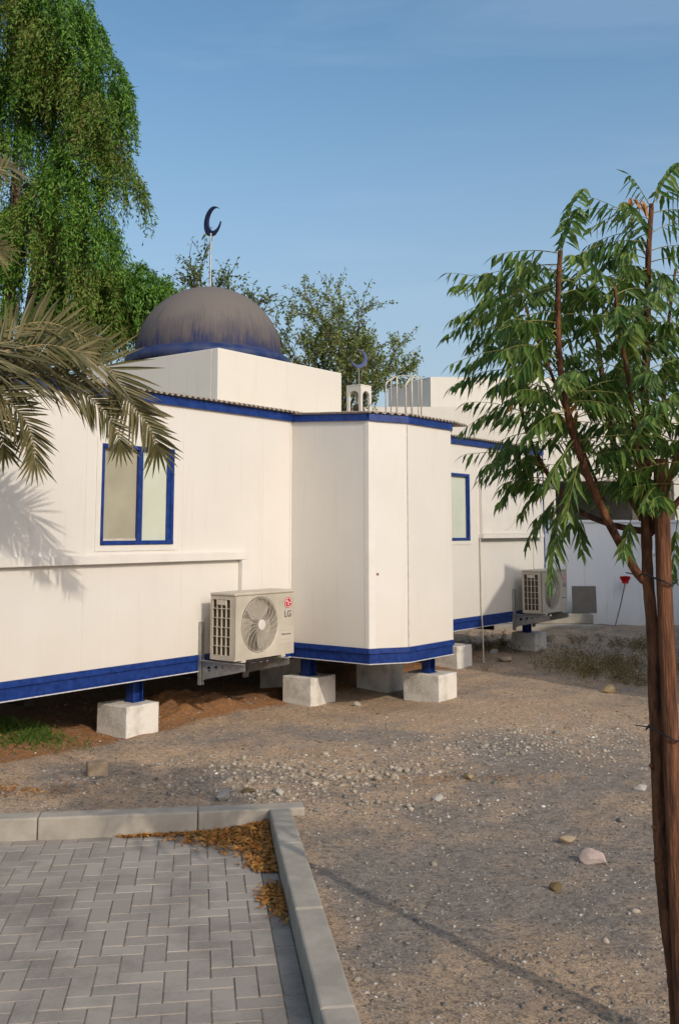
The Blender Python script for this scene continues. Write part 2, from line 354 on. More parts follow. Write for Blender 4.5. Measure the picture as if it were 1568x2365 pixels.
def blob(px, py, rx, ry, k=1.0):
    p = atz(px, py, 0); return k*np.exp(-((X-p[0])/rx)**2-((Y-p[1])/ry)**2)
grey = .36+blob(1250, 1760, 1.0, 1.0, .45)+blob(1300, 2000, 1.0, 1.2, .35)+blob(700, 1700, 1.8, .4, .25)+blob(420, 1790, .8, .4, .3)+blob(900, 2050, .6, .8, .25)
grey -= blob(1150, 1640, 1.6, .6, .3)+blob(760, 1770, 1.0, .35, .25)+blob(1250, 1680, .9, .35, .15)
at = me.color_attributes.new('zone', 'FLOAT_COLOR', 'POINT')
at.data.foreach_set('color', np.stack([soil, np.clip(grey, 0, 1), 0*soil, 0*soil+1], -1).astype(np.float32).reshape(-1))
me.materials.append(M['ground'])
gro = bpy.data.objects.new('ground', me); COL.objects.link(gro); tag(gro, kind='structure')

KM = Matrix(((K1[0], -K2[0], 0, KO[0]), (K1[1], -K2[1], 0, KO[1]), (0, 0, 1, 0), (0, 0, 0, 1)))   # local: x along back kerb, -y towards viewer
def kbuild(mb, name, mat, **k):
    o = mb.build(name, mat, **k); o.matrix_world = KM; return o
mb = MB()
def paver(mb, x0, x1, y0, y1, zt, g=.0032, bv=.0022, d=.06):
    x0 += g; x1 -= g; y0 += g; y1 -= g
    vs = [(x0, y0, zt-d), (x1, y0, zt-d), (x1, y1, zt-d), (x0, y1, zt-d), (x0, y0, zt-bv), (x1, y0, zt-bv), (x1, y1, zt-bv), (x0, y1, zt-bv),
          (x0+bv, y0+bv, zt), (x1-bv, y0+bv, zt), (x1-bv, y1-bv, zt), (x0+bv, y1-bv, zt)]
    fs = [(8, 9, 10, 11)]+[(i, (i+1) % 4, 4+(i+1) % 4, 4+i) for i in range(4)]+[(4+i, 4+(i+1) % 4, 8+(i+1) % 4, 8+i) for i in range(4)]
    mb.add(vs, fs)
s = .1; PZ = -.085
for i in range(-30, 0):
    for j in range(0, 46):
        k = (i+j) % 4
        x = i*s; y = -(j+1)*s; zt = PZ+random.uniform(-.002, .002)
        if i == -1:
            paver(mb, x, x+s-.004, y, y+s, zt) if j % 2 == 0 else None
            if j % 2 == 1: paver(mb, x, x+s-.004, y, y+s, zt)
            continue
        if k == 0 and i < -2: paver(mb, x, x+2*s, y, y+s, zt)
        elif k == 0: paver(mb, x, x+s, y, y+s, zt)
        elif k == 2:
            if j+1 < 46: paver(mb, x, x+s, y-s, y+s, zt)
        if j == 0 and k == 3: paver(mb, x, x+s, y, y+s, zt)
kbuild(mb, 'pavement', M['paver'], kind='structure')
mb = MB(); mb.box(-3.0, .03, -4.6, .01, -.14, -.0895); kbuild(mb, 'pavement_bedding', simple('joint_sand', (.15, .125, .10), (.24, .205, .165), 20, .95, .1), kind='structure')
mb = MB()
xs = [.235, -.46, -1.46, -2.46, -3.46]
for x1, x0 in zip(xs[:-1], xs[1:]): mb.box(x0+.0025, x1-.0025, .0, .14, -.25, .05+random.uniform(-.002, .002))
kbuild(mb, 'kerb_back', M['kerb'], bevel=.012, bseg=2, kind='structure')
mb = MB()
ys = [-.003, -.74, -1.74, -2.74, -3.74, -4.74]
for y1, y0 in zip(ys[:-1], ys[1:]): mb.box(.0, .14, y0+.0025, y1-.0025, -.25, .055+random.uniform(-.002, .002))
kbuild(mb, 'kerb_side', M['kerb'], bevel=.012, bseg=2, kind='structure')

# ------------------------------------------------------------------ the prayer hall
BL = empty('mosque_building', tuple(C0), ANG, label='white prefabricated mosque raised on blue steel beams, with a dusty dome and blue trimmed windows', cat='building')
AX0, AX1 = -4.35, 6.28; BD = 4.6      # extent along the wall, depth
BAY = [(0, 0), (0.01, -1.035), (.385, -1.275), (1.27, -1.28), (1.645, -1.04), (1.65, 0)]
WZ0, WZ1 = .65, 3.06; SL = math.tan(R(3.3))
bx = lambda *a: MB().box(*a)
def wallplate(a0, a1, z0, z1, holes, y0=0, th=.07):
    mb = MB(); xs = sorted({a0, a1, *[h[0] for h in holes], *[h[1] for h in holes]}); zs = sorted({z0, z1, *[h[2] for h in holes], *[h[3] for h in holes]})
    vid = {}
    bm_v = []; bm_f = []
    def vv(x, y, z):
        k = (x, y, z)
        if k not in vid: vid[k] = len(bm_v); bm_v.append(k)
        return vid[k]
    def hole(x, z): return any(h[0] < x < h[1] and h[2] < z < h[3] for h in holes)
    for i in range(len(xs)-1):
        for j in range(len(zs)-1):
            if hole((xs[i]+xs[i+1])/2, (zs[j]+zs[j+1])/2): continue
            for y in (y0, y0+th): bm_f.append((vv(xs[i], y, zs[j]), vv(xs[i+1], y, zs[j]), vv(xs[i+1], y, zs[j+1]), vv(xs[i], y, zs[j+1])))
    for h in holes+[(a0, a1, z0, z1)]:
        for (xa, za, xb, zb) in ((h[0], h[2], h[1], h[2]), (h[1], h[2], h[1], h[3]), (h[1], h[3], h[0], h[3]), (h[0], h[3], h[0], h[2])):
            cutx = [x for x in xs if min(xa, xb) <= x <= max(xa, xb)]; cutz = [z for z in zs if min(za, zb) <= z <= max(za, zb)]
            if za == zb:
                for p, q in zip(cutx[:-1], cutx[1:]): bm_f.append((vv(p, y0, za), vv(q, y0, za), vv(q, y0+th, za), vv(p, y0+th, za)))
            else:
                for p, q in zip(cutz[:-1], cutz[1:]): bm_f.append((vv(xa, y0, p), vv(xa, y0, q), vv(xa, y0+th, q), vv(xa, y0+th, p)))
    mb.v = bm_v; mb.f = bm_f; return mb
W1H = (-2.635, -1.765, 1.72, 2.625); W2H = (3.0, 3.905, 1.71, 2.64)
# front wall, in panels that butt with 3 mm joints
seams1 = [AX0, -2.80, -1.635, -.47, 0.0]
for a0, a1 in zip(seams1[:-1], seams1[1:]):
    h = [W1H] if a0 < W1H[0] < a1 and a1 > W1H[1] else []
    wallplate(a0+.0015, a1-.0015, WZ0, WZ1, h).build('wall_panel', M['white'], BL)
for a0, a1 in ((1.65, 2.6), (2.6, 4.12), (4.12, 5.2), (5.2, AX1)):
    h = [W2H] if a0 < W2H[0] < a1 else []
    wallplate(a0+.0015, a1-.0015, WZ0, WZ1, h).build('wall_panel', M['white'], BL)
bx(AX0, AX1, .071, .085, WZ0+.005, WZ1-.02).build('wall_lining', M['dirtytrim'], BL) if False else None
# ends and rear
bx(AX0, AX0+.06, .072, BD, WZ0, WZ1+.0).build('wall_end', M['white'], BL)
bx(AX1-.06, AX1, .072, BD, WZ0, WZ1).build('wall_end', M['white'], BL)
bx(AX0, AX1, BD+.002, BD+.06, WZ0, WZ1).build('wall_rear', M['white'], BL)
# bay wall panels
def bayz(x, y): return WZ1-.0+y*math.tan(R(2.9))
for i, (p, q) in enumerate(zip(BAY[:-1], BAY[1:])):
    d = Vector((q[0]-p[0], q[1]-p[1])).normalized(); nn = Vector((-d.y, d.x))   # inwards
    e = .0012
    p1 = (p[0]+d.x*e, p[1]+d.y*e); q1 = (q[0]-d.x*e, q[1]-d.y*e)
    poly = [p1, q1, (q1[0]+nn.x*.05, q1[1]+nn.y*.05), (p1[0]+nn.x*.05, p1[1]+nn.y*.05)]
    MB().prism(poly, WZ0, bayz).build('bay_panel', M['white'], BL)
# vertical trims on the bay corners and seams
def strip_at(p, r=.018, z0=WZ0, dz=0):
    return MB().prism([(p[0]-r, p[1]-r*.3), (p[0]-r*.2, p[1]-r), (p[0]+r, p[1]-r*.6), (p[0]+r*.4, p[1]+r), (p[0]-r*.6, p[1]+r*.8)], z0, lambda x, y: bayz(x, y)-.002)
pc = BAY[1]
MB().prism([(pc[0]-.004, pc[1]+.045), (pc[0]-.004, pc[1]-.004), (pc[0]+.06, pc[1]-.042), (pc[0]+.062, pc[1]-.032), (pc[0]+.002, pc[1]+.004), (pc[0]+.002, pc[1]+.045)], WZ0-.001, lambda x, y: bayz(x, y)-.003).build('corner_trim', M['trim'], BL)
pc = BAY[2]
MB().box(pc[0]-.008, pc[0]+.003, pc[1]-.004, pc[1]+.01, WZ0, bayz(*pc)-.003).build('seam_strip', M['dirtytrim'], BL)
for a in seams1[1:-1]+[4.12, 5.2]:
    bx(a-.004, a+.004, -.0035, .001, WZ0+.002, WZ1-.003).build('seam_strip', M['trim'], BL)
bx(-.028, -.001, -.006, -.0005, WZ0+.002, WZ1-.003).build('corner_trim', M['trim'], BL)
# ledge frame under the first window
bx(AX0, -.76, -.055, -.0005, 1.553, 1.632).build('wall_batten', M['trim'], BL, bevel=.004, bseg=1)
bx(-.84, -.76, -.055, -.0005, .655, 1.551).build('wall_batten', M['trim'], BL, bevel=.004, bseg=1)
# proud panel and ledge by the second window
bx(4.19, 6.1, -.05, -.0005, 1.80, 2.70).build('raised_panel', M['trim'], BL, bevel=.003, bseg=1)
bx(4.16, 6.1, -.09, -.0005, 1.735, 1.797).build('wall_batten', M['trim'], BL, bevel=.004, bseg=1)
bx(5.86, 5.95, -.03, -.0005, .66, 1.733).build('wall_batten', M['trim'], BL, bevel=.003, bseg=1)
bx(AX1-.012, AX1+.01, -.012, .02, .66, 3.05).build('corner_trim', M['blue'], BL)
# small rust hole in the bay panel
t = .22; hp = Vector((BAY[1][0]+(BAY[2][0]-BAY[1][0])*t, BAY[1][1]+(BAY[2][1]-BAY[1][1])*t, 1.40))
d = Vector((BAY[2][0]-BAY[1][0], BAY[2][1]-BAY[1][1], 0)).normalized(); nn = Vector((d.y, -d.x, 0))
MB().tube([hp-nn*.002, hp+nn*.006], [.016, .012], 10).build('pipe_stub', simple('rust_spot', (.20, .10, .05), (.34, .20, .11), 60, .9, .1), BL)

def window(h, panes, parent):
    a0, a1, z0, z1 = h; fw = .038
    fr = MB(); f0, f1 = -.018, .05
    fr.box(a0, a1, f0, f1, z0, z0+fw).box(a0, a1, f0, f1, z1-fw, z1).box(a0, a0+fw*.7, f0+.001, f1, z0+fw, z1-fw).box(a1-fw*.9, a1, f0+.001, f1, z0+fw, z1-fw)
    w = fr.build('window_frame', M['blue'], parent, bevel=.003, bseg=1)
    if panes == 2:
        mid = a0+(a1-a0)*.52
        MB().box(mid-.022, mid+.028, -.012, .045, z0+fw, z1-fw).build('mullion', M['blue'], w, bevel=.003, bseg=1)
        sash = MB(); sash.box(a1-fw*.9-.045, a1-fw*.9, -.004, .03, z0+fw, z1-fw).build('sash', M['blue'], w)
        bx(a0+fw*.7, mid-.022, .026, .032, z0+fw, z1-fw).build('pane', M['pane_dust'], w, label='dusty beige window pane')
        bx(mid+.028, a1-fw*.9-.045, .012, .018, z0+fw, z1-fw).build('pane', M['pane_pale'], w, label='pale green window pane')
        bx(a0+fw*.7, mid-.022, .018, .025, z0+fw, z0+fw+.018).build('dust_ledge', M['dirtytrim'], w)
    else:
        bx(a1-fw*.9-.03, a1-fw*.9, -.002, .03, z0+fw, z1-fw).build('sash', M['blue'], w)
        bx(a0+fw*.7, a1-fw*.9-.03, .02, .026, z0+fw, z1-fw).build('pane', M['pane_pale'], w)
    tr = MB(); m_ = .055; t0, t1 = -.007, -.0005
    tr.box(a0-m_, a1+m_, t0, t1, z0-m_, z0-.002).box(a0-m_, a1+m_, t0, t1, z1+.002, z1+m_).box(a0-m_, a0-.002, t0, t1, z0-.002, z1+.002).box(a1+.002, a1+m_, t0, t1, z0-.002, z1+.002)
    tr.build('window_trim', M['trim'], w)
    return w
window(W1H, 2, BL); window(W2H, 1, BL)

# blue floor beam: upper angle, recessed web, bottom flange
path = [(AX0, 0)]+BAY+[(AX1, 0), (AX1, BD)]
prof = [(-.14, .648), (.012, .648), (.012, .598), (-.004, .592), (-.012, .50), (-.14, .50)]
MB().sweep(path, prof).build('floor_beam', M['blue'], BL)
MB().sweep(path, [(-.13, .4995), (.006, .4995), (.006, .487), (-.13, .487)]).build('beam_flange', M['blue'], BL)
MB().sweep(path, [(.0065, .4975), (.0085, .4975), (.0085, .488), (.0065, .488)]).build('flange_edge', M['lip'], BL)
bx(AX0+.1, AX1-.15, .15, BD-.1, .53, .60).build('floor_slab', M['black'], BL)
MB().prism([(.16, .14), (.16, -.9), (.45, -1.12), (1.2, -1.12), (1.49, -.9), (1.49, .14)], .53, .60).build('floor_slab', M['black'], BL)
for a in (-3.2, -1.2, .8, 2.8, 4.8): bx(a-.05, a+.05, .15, BD-.1, .40, .529).build('floor_joist', M['black'], BL)

# fascia + corrugated roof sheets
MB().sweep([(AX0, 0), (-.001, 0)], [(-.03, 3.052), (.028, 3.052), (.028, 3.135), (-.03, 3.135)]).build('fascia', M['blue'], BL)
MB().sweep([(1.66, 0), (AX1, 0)], [(-.03, 3.052), (.028, 3.052), (.028, 3.135), (-.03, 3.135)]).build('fascia', M['blue'], BL)
bz0 = lambda p: 3.045+p.y*math.tan(R(2.9)); bz1 = lambda p: 3.118+p.y*math.tan(R(2.9))
for seg in ([(0.0, -.03), BAY[1]], BAY[1:4], BAY[3:5], [BAY[4], (1.65, -.03)]):
    MB().sweep(seg, [(-.02, bz0), (.024, bz0), (.024, bz1), (-.02, bz1)]).build('fascia', M['blue'], BL)
def corrugated(a0, a1, y0, y1, zf, wl=.0735, amp=.0115, th=.006, jag=True):
    n = int((a1-a0)/wl*8); vs = []; fs = []
    for i in range(n+1):
        a = a0+(a1-a0)*i/n; w = amp*math.sin(2*PI*a/wl); j = (.012*math.sin(a*2.1)+.008*math.sin(a*9.3)) if jag else 0
        for y, dz in ((y0(a) if callable(y0) else y0+j*.5, 0), (y1(a) if callable(y1) else y1, 0)):
            z = zf(a, y)+w
            vs += [(a, y, z), (a, y, z+th)]
    for i in range(n):
        b = i*4
        fs += [(b, b+2, b+6, b+4), (b+1, b+5, b+7, b+3), (b, b+4, b+5, b+1), (b+2, b+3, b+7, b+6)]
    return MB().add(vs, fs)
zmain = lambda a, y: 3.152+y*SL
corrugated(AX0-.05, AX1+.05, -.075, BD+.1, zmain).build('roof_sheet', M['roof'], BL, smooth=False)
def bayfront(a):
    a = min(max(a, -.05), 1.72)
    if a < .385: return -1.035-.24*(max(a, 0))/.385-.045
    if a < 1.27: return -1.33
    return -1.33+.24*(a-1.27)/.375*.35
zbay = lambda a, y: 3.134+y*math.tan(R(2.9))
corrugated(-.035, 1.76, bayfront, -.02, zbay, jag=False).build('roof_sheet', M['roof'], BL)

# parapet box carrying the dome
bl_, br_, bf, bb_ = -.315, 2.03, .84, 3.18; z0b, z1b = 3.19, 3.935
p = MB()
n = 14
outer = [(bl_, bf), (br_, bf), (br_, bb_), (bl_, bb_)]
p.box(bl_, br_, bf, bf+.10, z0b-.0, z1b).box(bl_, br_, bb_-.10, bb_, z0b, z1b-.002).box(bl_, bl_+.10, bf+.101, bb_-.101, z0b, z1b-.001).box(br_-.1, br_, bf+.101, bb_-.101, z0b, z1b-.001)
p.build('dome_parapet', M['plaster'], BL, bevel=.008, bseg=2)
bx(bl_+.1, br_-.1, bf+.101, bb_-.101, 3.75, 3.80).build('dome_deck', M['plaster'], BL)
dc = toL(atY(483, 800, 12.75)); DCX, DCY = dc[0], dc[1]
DR = .95
def lathe(prof, n=64):
    mb = MB(); vs = []; 
    for r, z in prof: vs += [(r*math.cos(2*PI*k/n), r*math.sin(2*PI*k/n), z) for k in range(n)]
    fs = [(i*n+k, i*n+(k+1) % n, (i+1)*n+(k+1) % n, (i+1)*n+k) for i in range(len(prof)-1) for k in range(n)]
    return mb.add(vs, fs)
DZ = 4.105
dome = lathe([(DR*math.cos(PI/2*i/30)+1e-4, DR*.955*math.sin(PI/2*i/30)) for i in range(31)], 96).build('dome', M['dome'], BL, smooth=True, loc=(DCX, DCY, DZ))
lathe([(DR-.05, -.155), (DR+.10, -.155), (DR+.125, -.14), (DR+.125, -.075), (DR+.11, -.05), (DR+.03, -.02), (DR+.012, .0), (DR+.006, .006), (DR-.015, .010)], 96).build('dome_ring', M['ring'], dome, smooth=True)
def crescent(R0, w, th, tilt, n=40):
    # outer arc + inner arc, opening to one side
    pts = []
    a0 = R(-152); a1 = R(152)
    for i in range(n+1):
        a = a0+(a1-a0)*i/n; pts.append((R0*math.cos(a), R0*math.sin(a)))
    tip = pts[-1]; off = w; ri = math.hypot(tip[0]-(-off), tip[1]); b0 = math.atan2(tip[1], tip[0]+off)
    inn = [(-off+ri*math.cos(b0-2*b0*i/n), ri*math.sin(b0-2*b0*i/n)) for i in range(1, n)]
    vs = []; ang = tilt
    loop = pts+inn; m = len(loop)
    for y in (-th/2, th/2):
        vs += [(x*math.cos(ang)-z*math.sin(ang), y, x*math.sin(ang)+z*math.cos(ang)) for x, z in loop]
    fs = [(i, (i+1) % m, m+(i+1) % m, m+i) for i in range(m)]
    # strips between outer and inner arcs
    N = n
    def inner(i): return n+i if 0 < i < n else None
    for s in (0, m):
        for i in range(n):
            o0, o1 = s+i, s+i+1
            # inner index runs from the far tip back, so mirror it
            i0 = (s+n+(n-i)) if 0 < i < n else None; i1 = (s+n+(n-i-1)) if 0 < i+1 < n else None
            q = [o0, o1]+([i1] if i1 is not None else [])+([i0] if i0 is not None else [])
            if len(q) >= 3: fs.append(tuple(q))
    return MB().add(vs, fs)
finmat = simple('navy_crescent_paint', (.012, .018, .06), (.02, .03, .10), 9, .5, .3)
pole = MB().tube([(0, 0, .84), (0, 0, 1.66)], [.013, .011], 8).build('finial_pole', M['metal'], dome)
cr = crescent(.20, .054, .025, R(0)).build('crescent', finmat, pole, loc=(.03, 0, 1.83))
cr.rotation_euler = (0, R(165), -ANG-R(50))
# steel legs under the beam
def leg(a, y, z0=.27):
    m = MB(); m.box(a-.06, a-.05, y-.05, y+.05, z0, .4865).box(a+.05, a+.06, y-.05, y+.05, z0, .4865).box(a-.05, a+.05, y-.006, y+.006, z0, .4865)
    m.box(a-.075, a+.075, y-.065, y+.065, z0, z0+.008)
    return m.build('steel_leg', M['blue'], BL)

FOOT = [(-2.25, -1.86, .03, .44, .265, 'white concrete footing nearest the viewer under the left wall', -1.98),
        (.0, .43, -.285, .11, .285, 'white concrete footing under the left side of the projecting bay, beside the near air conditioner', .19),
        (1.0, 1.38, -1.255, -.79, .285, 'white concrete footing under the front right corner of the projecting bay', 1.16),
        (1.95, 2.36, .03, .40, .27, 'x', None),
        (3.42, 3.82, -.06, .33, .29, 'white concrete footing right of the bay, left of the thin drain pipe', 3.5),
        (5.80, 6.20, -.04, .36, .27, 'white footing in shade below the far air conditioner', 5.93)]
for a0, a1, y0, y1, h, lab, la in FOOT:
    if lab == 'x': continue
    c = fromL((a0+a1)/2, (y0+y1)/2, 0); hw = (a1-a0)/2; hd = (y1-y0)/2
    m = MB(); nseg = 1
    m.box(-hw, hw, -hd, hd, -.12, h)
    o = m.build('concrete_footing', M['concrete'], None, bevel=.008, bseg=2, loc=tuple(c)); o.rotation_euler = (0, 0, ANG)
    tag(o, lab, 'footing', 'concrete footings under the prayer hall')
    leg(la, (y0+y1)/2 if a0 != 0 else -.10, h)
for a0, a1, y0, y1, h, lab in ((1.2, 1.55, -.435, .0, .484, 'tall pale concrete pier behind the front footings, deep under the bay'),
                               (.52, .85, .55, .9, .36, 'dim concrete block in the dark under the bay, behind the left footing')):
    c = fromL((a0+a1)/2, (y0+y1)/2, 0); hw = (a1-a0)/2; hd = (y1-y0)/2
    o = MB().box(-hw, hw, -hd, hd, -.12, h).build('concrete_pier', M['concrete'], None, bevel=.008, loc=tuple(c)); o.rotation_euler = (0, 0, ANG)
    tag(o, lab, 'pier')

# ------------------------------------------------------------------ air conditioner
def text_mesh(body, size, mat, parent, loc, name, ext=.0012, bold=0):
    cu = bpy.data.curves.new(name, 'FONT'); cu.body = body; cu.size = size; cu.extrude = ext; cu.align_x = 'CENTER'; cu.offset = bold
    to = bpy.data.objects.new('tmp', cu); COL.objects.link(to)
    dg = bpy.context.evaluated_depsgraph_get(); me = bpy.data.meshes.new_from_object(to.evaluated_get(dg))
    bpy.data.objects.remove(to); me.materials.clear(); me.materials.append(mat); me.name = name
    o = bpy.data.objects.new(name, me); COL.objects.link(o); o.parent = parent; o.location = loc; o.rotation_euler = (PI/2, 0, 0)
    return o
def make_ac():
    W, H, D = .87, .632, .32
    root = empty('air_conditioner')
    fc = (.36, .315); fr = .262
    # body shell: back, top, bottom, right side, front annulus, left frame
    b = MB(); t_ = .012
    b.box(0, W, t_+.001, D, 0, .012).box(0, W, D-.012, D, .012, H-.03).box(W-.012, W, t_+.001, D-.012, .012, H-.03)
    # left frame around the grille opening
    b.box(0, .012, .0, .055, .012, H-.03).box(0, .012, D-.03, D-.012, .012, H-.03).box(0, .012, .055, D-.03, .012, .045).box(0, .012, .055, D-.03, H-.06, H-.03)
    body = b.build('casing', M['acbody'], root, bevel=.003, bseg=1)
    n = 64; vs = []; fs = []
    sq = []
    for k in range(n):
        a = 2*PI*k/n; dx, dz = math.cos(a), math.sin(a)
        tx = ((W-fc[0]) if dx > 0 else fc[0])/max(1e-6, abs(dx)); tz = ((H-.03-fc[1]) if dz > 0 else fc[1])/max(1e-6, abs(dz)); tt = min(tx, tz)
        sq.append((fc[0]+dx*tt, fc[1]+dz*tt))
    for cx_, cz_ in ((0, 0), (W, 0), (W, H-.03), (0, H-.03)):
        k = min(range(n), key=lambda i: (sq[i][0]-cx_)**2+(sq[i][1]-cz_)**2); sq[k] = (cx_, cz_)
    rr = [(fr+.012, 0.0), (fr+.004, .004), (fr, .02), (fr, .10)]
    vs = [(x, 0, z) for x, z in sq]
    for r_, y_ in rr: vs += [(fc[0]+r_*math.cos(2*PI*k/n), y_, fc[1]+r_*math.sin(2*PI*k/n)) for k in range(n)]
    for i in range(len(rr)): fs += [(i*n+k, i*n+(k+1) % n, (i+1)*n+(k+1) % n, (i+1)*n+k) for k in range(n)]
    vs += [(x, t_, z) for x, z in sq]; L0 = (len(rr)+1)*n
    fs += [(k, (k+1) % n, L0+(k+1) % n, L0+k) for k in range(n)]
    MB().add(vs, fs).build('front_panel', M['acbody'], root)
    MB().box(-.006, W+.006, -.008, D+.004, H-.029, H).build('top_cover', M['acbody'], root, bevel=.012, bseg=3)
    MB().tube([(fc[0], .101, fc[1]), (fc[0], .106, fc[1])], fr, 48).build('fan_cavity', M['acdark'], root)
    bl = MB()
    for k in range(3):
        a0 = 2*PI*k/3+.4; vs = []; m = 10
        for i in range(m+1):
            a = a0+i/m*1.6
            for r_ in (.05, .16, .245): vs.append((fc[0]+r_*math.cos(a+.3*(r_/.245)), .05+.04*i/m, fc[1]+r_*math.sin(a+.3*(r_/.245))))
        bl.add(vs, [(i*3+j, i*3+j+1, i*3+j+4, i*3+j+3) for i in range(m) for j in range(2)])
    bl.build('fan_blades', M['acblade'], root, smooth=True)
    g = MB()
    for i in range(20):
        r_ = .056+i*(fr-.056)/19.5; y_ = -.016*(1-(r_/fr)**2)
        g.tube([(fc[0]+r_*math.cos(2*PI*k/48), y_, fc[1]+r_*math.sin(2*PI*k/48)) for k in range(49)], .0018 if i < 19 else .004, 4, False)
    for k in range(22):
        a = 2*PI*k/22
        g.tube([(fc[0]+r_*math.cos(a+s_), -.018*(1-(r_/fr)**2), fc[1]+r_*math.sin(a+s_)) for r_, s_ in ((.05, 0), (.12, .08), (.19, .2), (fr, .38))], .0024, 4, False)
    gr = g.build('fan_guard', M['acgrill'], root, smooth=True)
    MB().tube([(fc[0], -.012, fc[1]), (fc[0], -.024, fc[1]), (fc[0], -.026, fc[1])], [.05, .05, .044], 32).build('hub_disc', M['hub'], gr)
    # coil behind the side grille and the grille itself
    MB().box(.02, .026, .056, D-.031, .046, H-.061).build('condenser_coil', M['acfin'], root)
    s = MB(); y0, y1, z0, z1 = .055, D-.03, .045, H-.06
    for i in range(5):
        y = y0+(y1-y0)*i/4; s.box(-.003, .011, y-.0045, y+.0045, z0, z1)
    for j in range(7):
        z = z0+(z1-z0)*j/6; s.box(-.002, .0105, y0, y1, z-.0035, z+.0035)
    sg = s.build('side_grille', M['acgrill'], root)
    MB().box(-.008, .009, y0+.06, y1-.055, z1-.055, z1-.01).build('handle', M['acgrill'], sg, bevel=.003, bseg=1)
    # badge
    bxc, bzc = .775, .505
    bd = MB().tube([(bxc, -.0005, bzc), (bxc, -.003, bzc)], .052, 40).build('badge', M['red'], root)
    ring = MB().tube([(bxc+.043*math.cos(a), -.0045, bzc+.043*math.sin(a)) for a in [R(2-358*i/40*.98) if False else R(-350+i*(340-45)/40+0) for i in range(41)]], .0026, 5, True)
    ring.box(bxc-.002, bxc+.003, -.006, -.003, bzc-.022, bzc+.022).box(bxc-.002, bxc+.018, -.006, -.0031, bzc-.023, bzc-.017).box(bxc+.010, bxc+.044, -.006, -.003, bzc-.003, bzc+.003)
    ring.tube([(bxc-.018, -.0031, bzc+.016), (bxc-.018, -.006, bzc+.016)], .0065, 14)
    ring.build('badge_mark', M['badge'], bd)
    text_mesh('LG', .088, M['greytext'], root, (.772, -.0015, .365), 'lettering', bold=.0012)
    text_mesh('DUAL Inverter', .024, M['greytext'], root, (.752, -.0015, .19), 'lettering', bold=.0003)
    for z, w in ((.235, .09), (.145, .085), (.10, .1)):
        MB().box(.75-w, .75+w*.85, -.0015, -.0003, z-.0015, z+.0015).build('lettering', M['paletext'], root)
    for x in (.12, .70): MB().box(x-.03, x+.03, -.012, D+.012, -.022, -.0005).build('foot', M['acgrill'], root, bevel=.003, bseg=1)
    return root
def copy_tree(o, parent=None):
    c = o.copy(); COL.objects.link(c)
    if parent: c.parent = parent
    for ch in [x for x in bpy.data.objects if x.parent == o]: copy_tree(ch, c)
    return c
ac = make_ac()
def place_ac(o, px, pyb, off):
    r = ray(px, pyb); k = ((C0-CAM).dot(V)-off)/r.dot(V); q = toL(CAM+r*k); w = fromL(*q)
    o.location = tuple(w); o.rotation_euler = (0, 0, ANG); return q
OFF = .50
q1 = place_ac(ac, 541, 1529, OFF); print('AC1', q1)
tag(ac, 'near dusty white air conditioner unit mounted low on the wall left of the projecting bay', 'air conditioner', 'wall mounted air conditioners')
ac2 = copy_tree(ac); q2 = place_ac(ac2, 1252.6, 1418.7, OFF); print('AC2', q2)
tag(ac2, 'far white air conditioner unit in the shade at the right end of the wall', 'air conditioner')
BWD = OFF-.03
def make_bracket():
    root = empty('wall_bracket')
    for x in (.02, .66):
        m = MB(); m.box(x, x+.045, OFF-.006, OFF-.001, -.26, .34).box(x, x+.006, OFF-.04, OFF-.0065, -.26, .34).box(x+.039, x+.045, OFF-.04, OFF-.0065, -.26, .34)
        nf = len(m.f)
        for k in range(9): m.box(x+.018, x+.026, OFF-.0075, OFF-.006, -.2+k*.06, -.185+k*.06)
        up = m.build('upright', M['metal'], root); up.data.materials.append(M['wire'])
        for q in up.data.polygons[nf:]: q.material_index = 1
        # tapered arm plate with round holes
        bm = bmesh.new(); tip = -.10
        out = [(OFF-.04, -.02), (OFF-.04, -.22), (OFF-.09, -.20), (tip, -.085), (tip, -.035), (tip+.0, -.02)]
        vs = [bm.verts.new((x+.02, y, z)) for y, z in out]; es = [bm.edges.new((vs[i], vs[(i+1) % len(vs)])) for i in range(len(vs))]
        for yy, zz, rr_ in ((OFF-.13, -.10, .026), (OFF-.225, -.082, .021), (OFF-.31, -.072, .016)):
            hv = [bm.verts.new((x+.02, yy+rr_*math.cos(2*PI*k/14), zz+rr_*math.sin(2*PI*k/14))) for k in range(14)]
            es += [bm.edges.new((hv[i], hv[(i+1) % 14])) for i in range(14)]
        bmesh.ops.triangle_fill(bm, edges=es, use_beauty=True)
        ret = bmesh.ops.extrude_face_region(bm, geom=bm.faces[:]); bmesh.ops.translate(bm, verts=[e for e in ret['geom'] if isinstance(e, bmesh.types.BMVert)], vec=(.004, 0, 0))
        bmesh.ops.recalc_face_normals(bm, faces=bm.faces)
        me = bpy.data.meshes.new('arm'); bm.to_mesh(me); bm.free(); me.materials.append(M['metal'])
        o = bpy.data.objects.new('arm', me); COL.objects.link(o); o.parent = root
        MB().box(x-.015, x+.0195, tip, OFF-.045, -.0275, -.0235).build('arm_flange', M['metal'], o)
    MB().box(-.02, .74, .03, .07, -.0235+.0008, -.0235+.0012).build('cross_rail', M['metal'], root)
    return root
br = make_bracket(); br.location = ac.location; br.rotation_euler = ac.rotation_euler
tag(br, 'galvanised steel bracket with three holes per arm under the near air conditioner', 'bracket', 'air conditioner brackets')
br2 = copy_tree(br); br2.location = ac2.location; tag(br2, 'shaded galvanised bracket carrying the far air conditioner', 'bracket')

